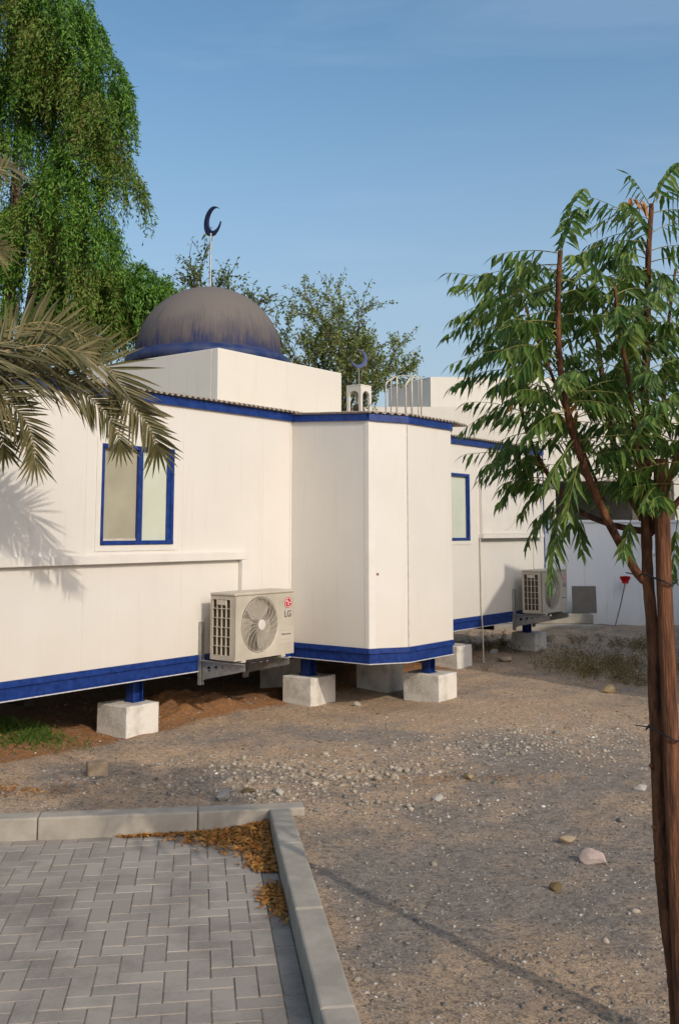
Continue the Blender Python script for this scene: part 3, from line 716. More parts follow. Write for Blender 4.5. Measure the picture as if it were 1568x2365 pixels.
# drain pipe and loose cable on the far wall
o = MB().tube([(4.17, -.02, 1.74), (4.17, -.02, 1.4), (4.175, -.022, .66), (4.18, -.03, .45), (4.185, -.035, -.02)], .010, 8).build('drain_pipe', M['pipe'], None, loc=tuple(C0)); o.rotation_euler = (0, 0, ANG)
tag(o, 'thin white drain pipe running down the wall to the ground right of the bay', 'pipe')
pts = [(4.9+.55*t, -.054-.01*math.sin(3*t), 1.86+.5*t**1.7) for t in np.linspace(0, 1, 12)]
o = MB().tube(pts, .005, 5).build('loose_cable', M['pipe'], None, loc=tuple(C0)); o.rotation_euler = (0, 0, ANG); tag(o, 'thin pale cable curving up the raised wall panel behind the young tree', 'cable')

# roof turret with arches
tp = fromL(*[*toL(atY(829, 945, 17.2))[:2], 0]); TZ0 = 3.152+toL(tp)[1]*SL+.01
tt = empty('roof_turret', (tp[0], tp[1], TZ0), ANG, label='small white arched turret with a blue crescent on top, standing on the roof', cat='turret')
TT = EYE+(1225-890)/2303*17.2-TZ0; tw = .155
def archface(mb, w, h, spring, r, th, place):
    n = 12; outer = [(-w, 0), (-r, 0)]+[(-r, spring)]+[(-r*math.cos(PI*i/n), spring+r*math.sin(PI*i/n)) for i in range(1, n)]+[(r, spring), (r, 0), (w, 0), (w, h), (-w, h)]
    # split into left jamb, right jamb, spandrel strips
    def pr(pl):
        vs = [place(x, 0, z) for x, z in pl]+[place(x, th, z) for x, z in pl]; m = len(pl)
        mb.add(vs, [tuple(range(m)), tuple(range(2*m-1, m-1, -1))]+[(i, (i+1) % m, m+(i+1) % m, m+i) for i in range(m)])
    pr([(-w, 0), (-r, 0), (-r, spring), (-w, spring)]); pr([(r, 0), (w, 0), (w, spring), (r, spring)])
    arc = [(-r*math.cos(PI*i/n), spring+r*math.sin(PI*i/n)) for i in range(n+1)]
    for i in range(n):
        (x0, z0), (x1, z1) = arc[i], arc[i+1]; pr([(x0, z0), (x1, z1), (x1, h), (x0, h)])
    pr([(-w, spring), (-r, spring), (-r, h), (-w, h)]); pr([(r, spring), (w, spring), (w, h), (r, h)])
mb = MB(); sp_ = TT-.19; rr_ = .105
archface(mb, tw, TT, sp_, rr_, .045, lambda x, y, z: (x, -tw+y, z)); archface(mb, tw, TT, sp_, rr_, .045, lambda x, y, z: (-x, tw-y, z))
archface(mb, tw-.0455, TT, sp_, rr_, .045, lambda x, y, z: (-tw+y, -x, z)); archface(mb, tw-.0455, TT, sp_, rr_, .045, lambda x, y, z: (tw-y, x, z))
mb.build('arcade', M['plaster'], tt)
MB().box(-tw-.004, tw+.004, -tw-.004, tw+.004, TT+.0005, TT+.02).build('cap', M['plaster'], tt)
pl = MB().tube([(0, 0, TT+.02), (0, 0, TT+.36)], .008, 6).build('finial_pole', M['metal'], tt)
c2 = crescent(.165, .040, .03, 0).build('crescent', simple('faded_blue_crescent', (.05, .07, .17), (.09, .11, .21), 9, .6, .2), pl, loc=(.0, 0, TT+.50)); c2.rotation_euler = (0, R(35), -ANG+R(25))
lathe([(.0, .20), (.05, .18), (.10, .10), (.12, .0)], 16).build('small_dome', M['greybark'], tt, smooth=True).location = (0, 0, TT-.48)

# white pipe frame on the roof
PY = 16.2
rl = empty('roof_pipe_rail', tuple(fromL(*toL(atY(935, 945, PY))[:2], 3.2)), 0, label='white bent pipe guard rail standing on the roof right of the turret', cat='railing')
rlo = np.array(rl.location)
def pt(px, py, Yd): return tuple(atY(px, py, Yd)-rlo)
mkr = lambda pts, r=.022: MB().tube(pts, r*.5, 8)
for x0, y0, x1, y1, D0, D1, r in ((891, 882, 916, 868, 16.0, 16.7, .022), (903, 875, 917, 868, 16.2, 16.7, .018), (937, 884, 951, 872, 15.9, 16.1, .030), (951, 872, 973, 873, 16.1, 16.6, .024), (917, 868, 966, 868, 16.7, 16.8, .016)):
    mkr([pt(x0, 958, D0), pt(x0, y0+4, D0), pt(x0+3, y0, D0), pt(x1-3, y1, D1), pt(x1, y1+4, D1), pt(x1, 958, D1)], r).build('rail_hoop', M['pipe'], rl, smooth=True)

# ------------------------------------------------------------------ background: white building, compound wall, steps, board, broom
wb = empty('white_building', (5.0, 24, 0), 0, label='large flat roofed white building behind the prayer hall and the young tree', cat='building')
YB = 22.5
def wz(py, Yd): return EYE+(1225-py)/2303*Yd
def wx(px, Yd): return (px-784)/2303*Yd
m = MB(); ox, oy = -5.0, -24
xl, xr = wx(835, YB), wx(1700, YB); zt = wz(937, YB)
hx0, hx1, hz0, hz1 = wx(1285, YB), wx(1560, YB), wz(1215, YB), wz(1112, YB)
wallb = wallplate(xl+ox, xr+ox, 0, zt, [(hx0+ox, hx1+ox, hz0, hz1)], YB+oy, .2)
wallb.build('wall', M['plaster'], wb)
MB().box(xl+ox, xr+ox, YB+.2+oy+.002, YB+8+oy, zt-.5, zt-.35).build('roof', M['plaster'], wb)
MB().box(xl+ox, xl+.2+ox, YB+.202+oy, YB+8+oy, 0, zt-.002).build('wall', M['plaster'], wb)
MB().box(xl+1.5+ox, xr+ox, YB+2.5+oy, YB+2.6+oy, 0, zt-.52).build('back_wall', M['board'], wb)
MB().box(hx0+ox-.1, hx1+ox, YB+oy-.25, YB+oy-.003, hz1, hz1+.10).build('canopy', M['dirtytrim'], wb)
Yp = YB+1.2; q0 = wx(899, Yp+.9), Yp+.9+.0; 
lp = [(wx(998, Yp), Yp), (wx(1330, Yp), Yp+.1), (wx(1330, Yp)+1, Yp+3), (wx(899, Yp+1.6), Yp+1.6)]
MB().prism([(x+ox, y+oy) for x, y in lp], zt-.3, wz(866, Yp)).build('roof_room', M['plaster'], wb)
cwl = empty('compound_wall', (5, 19.4, 0), 0, label='long pale compound wall in blue shade at the back of the yard', cat='wall')
YC = 19.4
MB().box(wx(1180, YC)-5, wx(1800, YC)-5, 0, .2, -.2, wz(1207, YC)).build('wall', M['gwall'], cwl)
MB().box(wx(1500, YC)-5, wx(1800, YC)-5, -.03, -.002, wz(1275, YC)-.04, wz(1275, YC)).build('coping_strip', M['gwall'], cwl)
MB().box(wx(1180, YC)-5.02, wx(1800, YC)-5, -.03, .23, wz(1207, YC)+.002, wz(1207, YC)+.05).build('coping', M['gwall'], cwl)
Ys = 18.3
st = empty('concrete_steps', (wx(1300, Ys), Ys, 0), 0, label='low grey concrete steps at the foot of the compound wall', cat='steps')
MB().box(-1.3, .62, 0, 1.0, -.1, .13).build('step', M['kerb'], st, bevel=.01, bseg=1)
MB().box(-1.1, .60, .35, 1.0, .1305, .30).build('step', M['kerb'], st, bevel=.01, bseg=1)
o = MB().box(-.25, .20, -.02, .02, 0, wz(1352, 19)-.30).build('grey_board', M['board'], None, bevel=.004, bseg=1, loc=(wx(1348, 18.95), 18.95, .302)); o.rotation_euler = (R(-3), 0, 0)
tag(o, 'flat dark grey board standing against the compound wall above the steps', 'board')
b0 = np.array([wx(1412, 18.9), 18.9, .02]); b1 = np.array([wx(1439, 19.22), 19.2, wz(1345, 19.2)])
bo = empty('broom', tuple(b0), 0, label='upturned red headed broom leaning on the compound wall', cat='broom')
MB().tube([(0, 0, 0), tuple((b1-b0)*.5+np.array([.01, 0, 0])), tuple(b1-b0)], .012, 6).build('handle', M['broomstick'], bo)
h = MB(); c = b1-b0
h.box(c[0]-.06, c[0]+.06, c[1]-.03, c[1]+.02, c[2]-.01, c[2]+.04)
bh = h.build('broom_block', M['broomred'], bo, bevel=.01)
bris = []
for i in range(420):
    x = random.uniform(-.06, .06); y = random.uniform(-.03, .015); bris.append((c[0]+x, c[1]+y, c[2]+.035))
P = np.array(bris); Dr = np.stack([(P[:, 0]-c[0])*7+rng.normal(0, .1, len(P)), (P[:, 1]-c[1])*2+rng.normal(0, .05, len(P)), np.ones(len(P))], 1)
quads('bristles', leafquads(P, Dr, .10, .012), M['broomred'], bo)
# unseen blocks added right of the view, shaped to shade the far yard corner
def mass(name, corner, steps, wdt, dep, lab):
    sx, sy = SA.x, SA.y; px_, py_ = -sy, sx; root = empty(name, (corner[0], corner[1], 0), 0, label=lab, cat='building')
    m = MB(); xs_ = [q[0] for q in steps]
    for (a, za), (b, zb) in zip(steps[:-1], steps[1:]):
        P4 = [(a, 0), (a, dep), (b, dep), (b, 0)]; W4 = [(p*px_+q*sx, p*py_+q*sy) for p, q in P4]
        zz = [za, za, zb, zb]; vs = [(x, y, -.1) for x, y in W4]+[(x, y, z) for (x, y), z in zip(W4, zz)]
        m.add(vs, [(3, 2, 1, 0), (4, 5, 6, 7), (0, 1, 5, 4), (1, 2, 6, 5), (2, 3, 7, 6), (3, 0, 4, 7)])
    m.build('wall', M['plaster'], root)
    a, za = steps[-2]; b, zb = steps[-1]; W4 = [(p*px_+q*sx, p*py_+q*sy) for p, q in [(a, -.1), (a, dep+.1), (b+.1, dep+.1), (b+.1, -.1)]]
    MB().prism(W4, zb+.003, zb+.16).build('caster_cap', M['dirtytrim'], root)
mass('shade_caster_low', (4.95, 9.05), [(0, 3.7), (1.25, 4.85), (6.5, 4.85)], 6, 4.5, 'unseen plain white block with a sloped end, added just right of the view to cast shade')
mass('shade_caster_tall', (9.3, 11.7), [(0, 7.6), (.01, 7.6), (9, 7.6)], 9, 6, 'tall unseen plain block added further right of the view to shade the compound wall')  # taller added block, keeps the compound wall in shade

# ------------------------------------------------------------------ leaves and trees
def weeping(name, blobs, mat_frac, parent, density, Lr, leaf=(.080, .023), droop=1.0):
    A = []; B = []
    for (px, py, rp, Yd, k) in blobs:
        c = atY(px, py, Yd); r = rp/2303*Yd; ns = int(density*(r**2)*k)
        nc = max(8, ns//14); dcl = unit(rng.normal(size=(nc, 3))); rcl = 1-.45*rng.random(nc)**1.5; pick = rng.integers(0, nc, ns)
        d = unit(dcl[pick]+rng.normal(0, .075/r, (ns, 3))); d[:, 2] = np.where(d[:, 2] < -.35, -d[:, 2], d[:, 2])
        rad = r*rcl[pick]*(1+rng.normal(0, .02, ns))
        st_ = c+d*rad[:, None]*np.array([1, 1, 1.0])
        ln = rng.uniform(*Lr, ns)*(.75+.4*r)
        kk = 26
        for j in range(kk):
            t_ = (j+rng.random(ns))/kk
            out = np.stack([d[:, 0], d[:, 1], 0*d[:, 0]], 1)
            s_ = st_+out*(ln*.30*np.sin(t_*1.6))[:, None]+np.array([0, 0, -1])*(ln*(t_**1.35)*droop)[:, None]+rng.normal(0, .022, (ns, 3))
            D = out*.5+np.array([0, 0, -1.0])+rng.normal(0, .55, (ns, 3))
            sel = rng.random(ns) < .9
            q = leafquads(s_[sel], D[sel], rng.uniform(leaf[0]*.6, leaf[0]*1.3, sel.sum()), leaf[1])
            dry = np.repeat(0, sel.sum()); dm = (np.sin(st_[sel][:, 0]*3+st_[sel][:, 2]*2.3)+rng.normal(0, .5, sel.sum())) > (1.2-2.0*mat_frac)
            A.append(q[~dm]); B.append(q[dm])
    return np.concatenate(A), np.concatenate(B)
wt = empty('weeping_tree', (-5.6, 15.5, 0), 0, label='tall dense green tree with drooping foliage behind the left end of the prayer hall', cat='tree')
wt_o = np.array([-5.6, 15.5, 0])
BLOBS = [(-40, 60, 190, 15.5, 1), (70, 40, 150, 15, 1), (150, 110, 115, 15, 1), (110, 230, 140, 15.6, .9), (215, 190, 80, 14.8, 1.1), (262, 262, 68, 14.8, 1.2), (205, 340, 95, 15, 1.1),
         (-20, 260, 150, 16, 1), (20, 420, 150, 15.6, 1), (150, 470, 95, 15, 1), (215, 540, 66, 14.8, 1.2), (90, 600, 140, 15.4, 1), (-60, 600, 160, 15.4, .8), (190, 660, 85, 15, 1.2),
         (262, 650, 62, 15, 1.2), (325, 660, 58, 15, 1.2), (380, 675, 42, 15, 1.2), (250, 740, 80, 15.2, 1), (120, 760, 120, 15.4, .8), (330, 730, 60, 15.2, 1), (285, 390, 42, 14.9, 1.0), (290, 430, 40, 14.9, 1.2), (60, 300, 190, 16.8, .45), (90, 600, 190, 16.8, .5), (240, 720, 110, 16.2, .9), (340, 720, 75, 16.0, 1.1), (395, 690, 40, 15.6, 1.3)]
A, B = weeping('crown', BLOBS, .30, wt, 740, (.45, .95))
quads('crown', A-wt_o, M['weep'], wt); quads('crown', B-wt_o, M['weepdry'], wt, label='olive and yellowish drooping foliage')
m = MB(); base = wt_o*0
m.tube([(0, 0, -.1), (.1, .1, 1.2), (.0, .2, 2.6), (.2, .2, 4.0)], [.28, .22, .18, .14], 10)
for px, py in ((60, 60), (180, 180), (230, 300), (150, 500), (40, 420), (260, 660), (340, 680), (-60, 300), (150, 260), (60, 300)):
    e = atY(px, py, 15.4)-wt_o; m.tube([(.1, .2, 2.4), tuple(e*.45+np.array([.1, .1, 1.4])), tuple(e*.8+np.array([0, 0, .5])), tuple(e)], [.10, .07, .04, .012], 7)
m.build('trunk', M['greybark'], wt, smooth=True)

def twiggy(root_o, start_pts, rec, leafL, leafW, per, spread, up=.3, seed=1, gr=.55):
    """branching twigs with small leaves; returns mesh builder and leaf quads"""
    rs = random.Random(seed); m = MB(); LP = []; LD = []
    def grow(p, d, L, r, lev):
        n = 5; pts = [p.copy()]; q = p.copy(); dd = d.copy()
        for i in range(n):
            dd = (dd+Vector((rs.gauss(0, .13), rs.gauss(0, .13), rs.gauss(0, .10)+.03*up))).normalized(); q = q+dd*L/n; pts.append(q.copy())
        m.tube([tuple(x-root_o) for x in pts], [r*(1-.6*i/n) for i in range(n+1)], 5 if lev else 7, False)
        if lev >= rec-2:
            k = int(per*L)
            for i in range(k):
                t_ = rs.random()*n; i0 = min(int(t_), n-1); b = pts[i0].lerp(pts[i0+1], t_-i0)
                LP.append(tuple(b+Vector((rs.gauss(0, .025), rs.gauss(0, .025), rs.gauss(0, .025)))-root_o)); LD.append((dd.x*.5+rs.gauss(0, .7), dd.y*.5+rs.gauss(0, .7), rs.gauss(-.1, .7)))
        if lev < rec:
            for i in range(rs.choice((3, 4, 4, 5))):
                t_ = rs.uniform(.25, 1.0)*n; i0 = min(int(t_), n-1); b = pts[i0].lerp(pts[i0+1], t_-i0)
                sd = Vector((rs.gauss(0, 1), rs.gauss(0, .8), rs.gauss(0, .7))).normalized()
                nd = (dd*.75+sd*spread+Vector((0, 0, up*.3))).normalized()
                grow(b, nd, L*rs.uniform(.5, .75), r*gr, lev+1)
    for p, d, L, r in start_pts: grow(Vector(p), Vector(d).normalized(), L, r, 0)
    return m, np.array(LP), np.array(LD)
# slim light tree right of the dome
o0 = Vector((wx(770, 18.3), 18.3, 0)); s2 = empty('slender_tree', tuple(o0), 0, label='airy small leaved tree rising between the dome and the roof turret', cat='tree')
st_ = []
for (x0, y0, x1, y1, r) in ((790, 960, 700, 700, .045), (790, 960, 800, 640, .05), (790, 960, 880, 730, .045), (800, 960, 905, 800, .04), (780, 960, 665, 745, .04), (790, 960, 745, 740, .04), (800, 950, 845, 800, .04), (780, 960, 700, 850, .03), (790, 970, 850, 880, .03), (770, 970, 650, 800, .03), (800, 960, 950, 830, .03), (800, 960, 935, 770, .035), (790, 960, 850, 740, .035), (800, 970, 930, 890, .03), (790, 960, 720, 790, .03)):
    p = atY(x0, y0, 18.3+random.uniform(-.3, .3)); x0 -= 20; x1 -= 6; q = atY(x0+(x1-x0)*.62, y0+(y1-y0)*.62, 18.3+random.uniform(-.7, .7)); d = q-p; st_.append((p, d, np.linalg.norm(d), r*.7))
m, LP, LD = twiggy(o0, st_, 3, .07, .035, 42, .62, .5, 5)
m.tube([(0, 0, -.1), (0, .05, 2), tuple(Vector(atY(770, 965, 18.3))-o0)], [.13, .1, .08], 8)
m.build('trunk', M['greybark'], s2, smooth=True)
quads('crown', leafquads(LP, LD, rng.uniform(.045, .08, len(LP)), .034), M['sparse'], s2)
print('slender leaves', len(LP))
# thin branches behind the dome
o0 = Vector((wx(520, 17.5), 17.5, 0)); s3 = empty('leafy_tree', tuple(o0), 0, label='dark leaved tree whose top shows just behind the crescent pole', cat='tree')
st_ = []
for (x0, y0, x1, y1, r) in ((520, 800, 370, 610, .04), (520, 800, 420, 620, .04), (530, 800, 470, 640, .035), (530, 800, 530, 620, .04), (540, 800, 610, 650, .035), (510, 800, 395, 640, .03), (510, 790, 450, 650, .03), (540, 800, 580, 640, .03)):
    p = atY(x0, y0, 17.5+random.uniform(-.2, .2)); q = atY(x0+(x1-x0)*.72, y0+(y1-y0)*.72, 17.5+random.uniform(-.5, .5)); d = q-p; st_.append((p, d, np.linalg.norm(d), r*.7))
m, LP, LD = twiggy(o0, st_, 2, .07, .035, 26, .6, .25, 3)
m.tube([(0, 0, -.1), (0, .05, 2), tuple(Vector(atY(522, 805, 17.5))-o0)], [.13, .1, .08], 8)
m.build('trunk', M['greybark'], s3, smooth=True)
quads('crown', leafquads(LP, LD, rng.uniform(.06, .10, len(LP)), .042), M['bushleaf'], s3)
print('leafy leaves', len(LP))

# ------------------------------------------------------------------ date palm
PC = atY(-430, 690, 5.8*.93); pm = empty('date_palm', (PC[0], PC[1], 0), 0, label='dusty date palm whose olive brown fronds reach in from the left edge', cat='palm')
pmo = Vector((PC[0], PC[1], 0))
m = MB(); zc = PC[2]
m.tube([(0, 0, -.1)]+[(random.uniform(-.01, .01), 0, z) for z in np.arange(.2, zc-.1, .2)], [.2]+[.17+.015*(i % 2) for i in range(len(np.arange(.2, zc-.1, .2)))], 12)
m.build('trunk', M['greybark'], pm)
def catmull(P, n=8):
    P = [P[0]]+list(P)+[P[-1]]; out = []
    for i in range(1, len(P)-2):
        for k in range(n):
            t = k/n; out.append(.5*((2*P[i])+(-P[i-1]+P[i+1])*t+(2*P[i-1]-5*P[i]+4*P[i+1]-P[i+2])*t*t+(-P[i-1]+3*P[i]-3*P[i+1]+P[i+2])*t**3))
    out.append(P[-2]); return out
def blade(mb, p, d, L, w, nrm, droop=.0, seg=4):
    d = d.normalized(); s_ = d.cross(nrm)
    if s_.length < 1e-4: s_ = d.orthogonal()
    s_.normalize(); nn = s_.cross(d); vs = []; fs = []
    prof = [.55, 1, .95, .6, .04]
    for i in range(seg+1):
        t_ = i/seg; q = p+d*L*t_+Vector((0, 0, -1))*droop*L*t_*t_; ww = w*.5*prof[i]
        vs += [tuple(q-s_*ww+nn*ww*.55), tuple(q), tuple(q+s_*ww+nn*ww*.55)]
    for i in range(seg):
        for j in (0, 1): fs.append((i*3+j, i*3+j+1, i*3+j+4, i*3+j+3))
    mb.add(vs, fs)
def frond(pxs, Ll=.34, w=.017, spread=.62, dn=.35, pitch=.026, t0=.12, rs=None, nrmup=Vector((.15, -.5, 1))):
    rs = rs or random; pts = catmull([Vector(atY(a, b, Yd*.93))-pmo for a, b, Yd in pxs], 10); Ll *= .95
    lens = [0]
    for a, b in zip(pts[:-1], pts[1:]): lens.append(lens[-1]+(b-a).length)
    T = lens[-1]; mb = MB(); st = MB(); st.tube([tuple(p) for p in pts], [max(.0035, .013*(1-.8*l/T)) for l in lens], 6)
    n = int(T*(1-t0)/pitch); nrm = nrmup.normalized()
    for i in range(n):
        s_ = T*(t0+(1-t0)*(i+.5)/n); k = max(j for j in range(len(lens)-1) if lens[j] <= s_); f_ = (s_-lens[k])/max(1e-6, lens[k+1]-lens[k])
        p = pts[k].lerp(pts[k+1], f_); tg = (pts[k+1]-pts[k]).normalized(); side = tg.cross(nrm).normalized(); upv = side.cross(tg)
        tt_ = s_/T; L = Ll*(.75+.35*math.sin(PI*min(1, tt_*1.1)))*(1 if tt_ < .9 else .8)
        for sg in (-1, 1):
            fw = spread+.25*tt_**3+rs.gauss(0, .10)
            d = side*sg*1.0+tg*fw+upv*rs.gauss(.12, .24)+Vector((0, 0, -dn))
            blade(mb, p, d, L*rs.uniform(.8, 1.12), w*rs.uniform(.8, 1.2), upv+Vector((rs.gauss(0, .3), rs.gauss(0, .3), 0)), rs.uniform(0, .12))
    for sg in (-1.1, -.7, -.4, -.1, .2, .5, .9):
        blade(mb, pts[-1], (pts[-1]-pts[-2]).normalized()+side*sg+Vector((0, 0, -.35)), Ll*rs.uniform(.5, .8), w, upv, .05)
    f = mb.build('frond', M['palm'], pm); st.build('frond_stalk', M['palmstem'], f, smooth=True)
    return f
rs = random.Random(4); H0 = (-430, 690, 5.8); FV = Vector((.12, -1, .28)); FW = Vector((.45, -.8, .5))
frond([H0, (-220, 780, 6.2), (-90, 850, 6.7), (20, 846, 6.95), (100, 832, 7.1), (175, 832, 7.25), (250, 850, 7.4), (292, 918, 7.5), (328, 964, 7.6), (352, 1000, 7.65), (362, 1026, 7.7)], .41, .0215, .95, .10, .027, .3, rs, FV)
frond([H0, (-150, 770, 6.3), (-10, 850, 6.75), (95, 866, 7.05), (180, 900, 7.25), (235, 945, 7.4), (264, 985, 7.5), (276, 1018, 7.55)], .31, .019, .9, .12, .026, .3, rs, FV)
frond([H0, (-200, 740, 6.2), (-70, 800, 6.6), (20, 762, 6.9), (85, 744, 7.0), (140, 752, 7.1), (200, 782, 7.2)], .36, .021, .65, -.15, .028, .3, rs, FV)
frond([H0, (-200, 760, 6.2), (-80, 830, 6.5), (30, 806, 6.8), (110, 796, 6.9), (180, 812, 7.0)], .36, .021, .75, .0, .032, .3, rs, FW)
frond([H0, (-200, 780, 6.2), (-70, 870, 6.6), (15, 925, 6.8), (56, 968, 7.0), (76, 1016, 7.1), (80, 1058, 7.1)], .31, .018, .95, .15, .025, .3, rs, FV)
frond([H0, (-220, 800, 6.2), (-120, 880, 6.6), (-50, 930, 6.8), (-5, 985, 7.0), (8, 1030, 7.1)], .30, .021, .9, .2, .03, .35, rs, FV)
# frond([H0, (-160, 790, 6.3), (-40, 880, 6.6), (60, 900, 6.8), (140, 935, 6.9), (180, 975, 7.0)], .30, .023, .85, .15, .028, .3, rs, FW)
frond([H0, (-300, 520, 6.0), (-180, 440, 6.2), (-60, 395, 6.5), (15, 385, 6.7)], .30, .020, .8, .05, .028, .3, rs, FV)
frond([H0, (-300, 580, 6.0), (-180, 540, 6.2), (-80, 545, 6.4), (-12, 570, 6.5)], .29, .019, .8, .1, .028, .3, rs, FV)
# frond([H0, (-250, 740, 6.0), (-120, 830, 6.3), (-20, 862, 6.4), (60, 880, 6.6), (120, 905, 6.7)], .34, .024, .8, .1, .030, .3, rs, FW)
frond([H0, (-300, 800, 5.9), (-200, 960, 6.2), (-120, 1100, 6.6), (-90, 1180, 6.8)], .34, .019, .8, .4, .03, .3, rs)
frond([H0, (-600, 560, 5.6), (-800, 560, 5.4), (-950, 700, 5.3)], .34, .02, .75, .3, .033, .3, rs)
frond([H0, (-500, 450, 5.7), (-600, 330, 5.7), (-700, 330, 5.6)], .34, .02, .75, .3, .033, .3, rs)

# ------------------------------------------------------------------ young neem tree, stake, ties
NB = atz(1566, 2346, 0); nt = empty('neem_tree', tuple(NB), 0, label='young tree with drooping serrated leaflets and a reddish trunk at the right edge', cat='tree')
nbo = Vector(NB)
NY = 3.8
def np_(px, py, dy=0): return Vector(atY(px, py, NY+dy))-nbo
m = MB()
def limb(pl, r0, r1, n=9, knots=.06):
    P = catmull([np_(*p) for p in pl], 7); k = len(P)
    rad = [(r0+(r1-r0)*i/(k-1))*(1+random.uniform(-knots, knots)) for i in range(k)]
    m.tube([tuple(p) for p in P], rad, n); return P
trunk = limb([(1568, 2380, .0), (1558, 2250), (1540, 2120), (1528, 1990), (1519, 1800), (1512, 1600), (1506, 1450), (1496, 1330), (1492, 1200), (1489, 1060)], .0300, .019, 14, .07)
LB = []
LB.append((limb([(1489, 1060), (1490, 900, .03), (1495, 750, .02), (1497, 600), (1505, 470)], .019, .009), .25))
LB.append((limb([(1494, 1345), (1466, 1315), (1400, 1195, -.08), (1352, 1085, -.15), (1312, 960, -.2), (1292, 830, -.22), (1288, 700, -.24), (1294, 578, -.25)], .018, .009), .45))
LB.append((limb([(1490, 1228), (1400, 1208, .12), (1325, 1170, .25), (1262, 1090, .35), (1215, 990, .4), (1190, 860, .42), (1170, 740, .43), (1152, 660, .43)], .013, .006), .35))
LB.append((limb([(1484, 1200), (1440, 1110, .05), (1408, 980, .1), (1388, 850, .12), (1374, 720, .12), (1370, 625, .12)], .014, .009), .3))
LB.append((limb([(1500, 1215), (1530, 1150, .02), (1560, 1060, .0), (1600, 900, .0), (1620, 700, 0)], .016, .007), .25))
LB.append((limb([(1494, 1240), (1560, 1165, -.05), (1640, 1050, -.1), (1690, 880, -.12)], .014, .007), .25))
LB.append((limb([(1488, 1180), (1470, 1040, -.12), (1455, 900, -.2), (1430, 760, -.26), (1420, 660, -.28)], .011, .005), .2))
LB.append((limb([(1312, 960, -.2), (1280, 880, -.1), (1232, 760, 0), (1200, 670, .02)], .008, .004), .2))
LB.append((limb([(1492, 1100, .02), (1530, 950, .18), (1540, 780, .25), (1560, 620, .28)], .011, .005), .2))
LB.append((limb([(1420, 1230, .1), (1380, 1120, .2), (1340, 1020, .3), (1300, 900, .35)], .008, .004), .3))
# knots on the trunk
for py, s_ in ((1560, 1), (1640, 1), (1760, -1), (1850, 1), (1905, -1), (1985, -1), (2080, 1), (1440, 1)):
    c = min(trunk, key=lambda p: abs(p.z-(np_(1510, py)).z)); m.tube([tuple(c+Vector((.018*s_, -.008, 0))), tuple(c+Vector((.032*s_, -.012, .010)))], [.012, .004], 6)
m.build('trunk', M['bark'], nt, smooth=True)
LQ = MB(); RQ = MB(); YQ = MB()
rn = random.Random(21)
def leaflet(mb, p, d, L, w, nrm):
    d = d.normalized(); s_ = d.cross(nrm); s_ = s_.normalized() if s_.length > 1e-4 else d.orthogonal().normalized(); nn = s_.cross(d)
    n = 7; prof = [.15, .62, .95, .98, .78, .48, .22, 0.0]; curve = rn.uniform(.06, .22)*rn.choice((-1, 1)); dr = rn.uniform(.0, .25)
    vs = []
    for i in range(n+1):
        t_ = i/n; c = p+d*L*t_+s_*L*curve*(t_*t_)+Vector((0, 0, -1))*dr*L*t_*t_
        ww = w*.5*prof[i]; z1 = 1+.14*(1 if i % 2 else -1)
        vs += [tuple(c-s_*ww*z1+nn*ww*.35), tuple(c), tuple(c+s_*ww*z1*.9+nn*ww*.35)]
    fs = []
    for i in range(n):
        for j in (0, 1): fs.append((i*3+j, i*3+j+1, i*3+j+4, i*3+j+3))
    mb.add(vs, fs)
def compound(p, tip, sag=.12, pairs=8, LL=.085, w=.022, mb=None, hang=.85):
    mb = mb or LQ
    v_ = tip-p; L = v_.length; mid = p.lerp(tip, .5)+Vector((0, 0, L*sag))
    pts = [p*(1-t)**2+mid*2*t*(1-t)+tip*t*t for t in [i/12 for i in range(13)]]
    RQ.tube([tuple(x) for x in pts], [.0022*(1-.6*i/12) for i in range(13)], 4, False)
    hd = Vector((v_.x, v_.y, 0)); hd = hd.normalized() if hd.length > .02 else Vector((rn.gauss(0, 1), rn.gauss(0, 1), 0)).normalized()
    side = Vector((-hd.y, hd.x, 0))
    for k in range(pairs):
        t = .2+.8*(k+.6)/pairs; i0 = min(int(t*12), 11); q = pts[i0].lerp(pts[i0+1], t*12-i0); tg = (pts[i0+1]-pts[i0]).normalized()
        sz = LL*(.8+.35*math.sin(PI*min(t*1.05, 1)))*rn.uniform(.85, 1.1)
        if t > .9: sz *= .75
        for sg in (-1, 1):
            d = side*sg*rn.uniform(.4, .6)+tg*rn.uniform(.42, .56)+Vector((0, 0, -hang*rn.uniform(.75, 1.0)))
            leaflet(mb, q, d, sz, w*rn.uniform(.85, 1.15), side*sg*-.6+Vector((rn.gauss(0, .3), rn.gauss(-.2, .3), 1)))
    leaflet(mb, pts[-1], (pts[-1]-pts[-2]).normalized()+Vector((0, 0, -.5)), LL*.7, w*.8, Vector((0, 0, 1)))
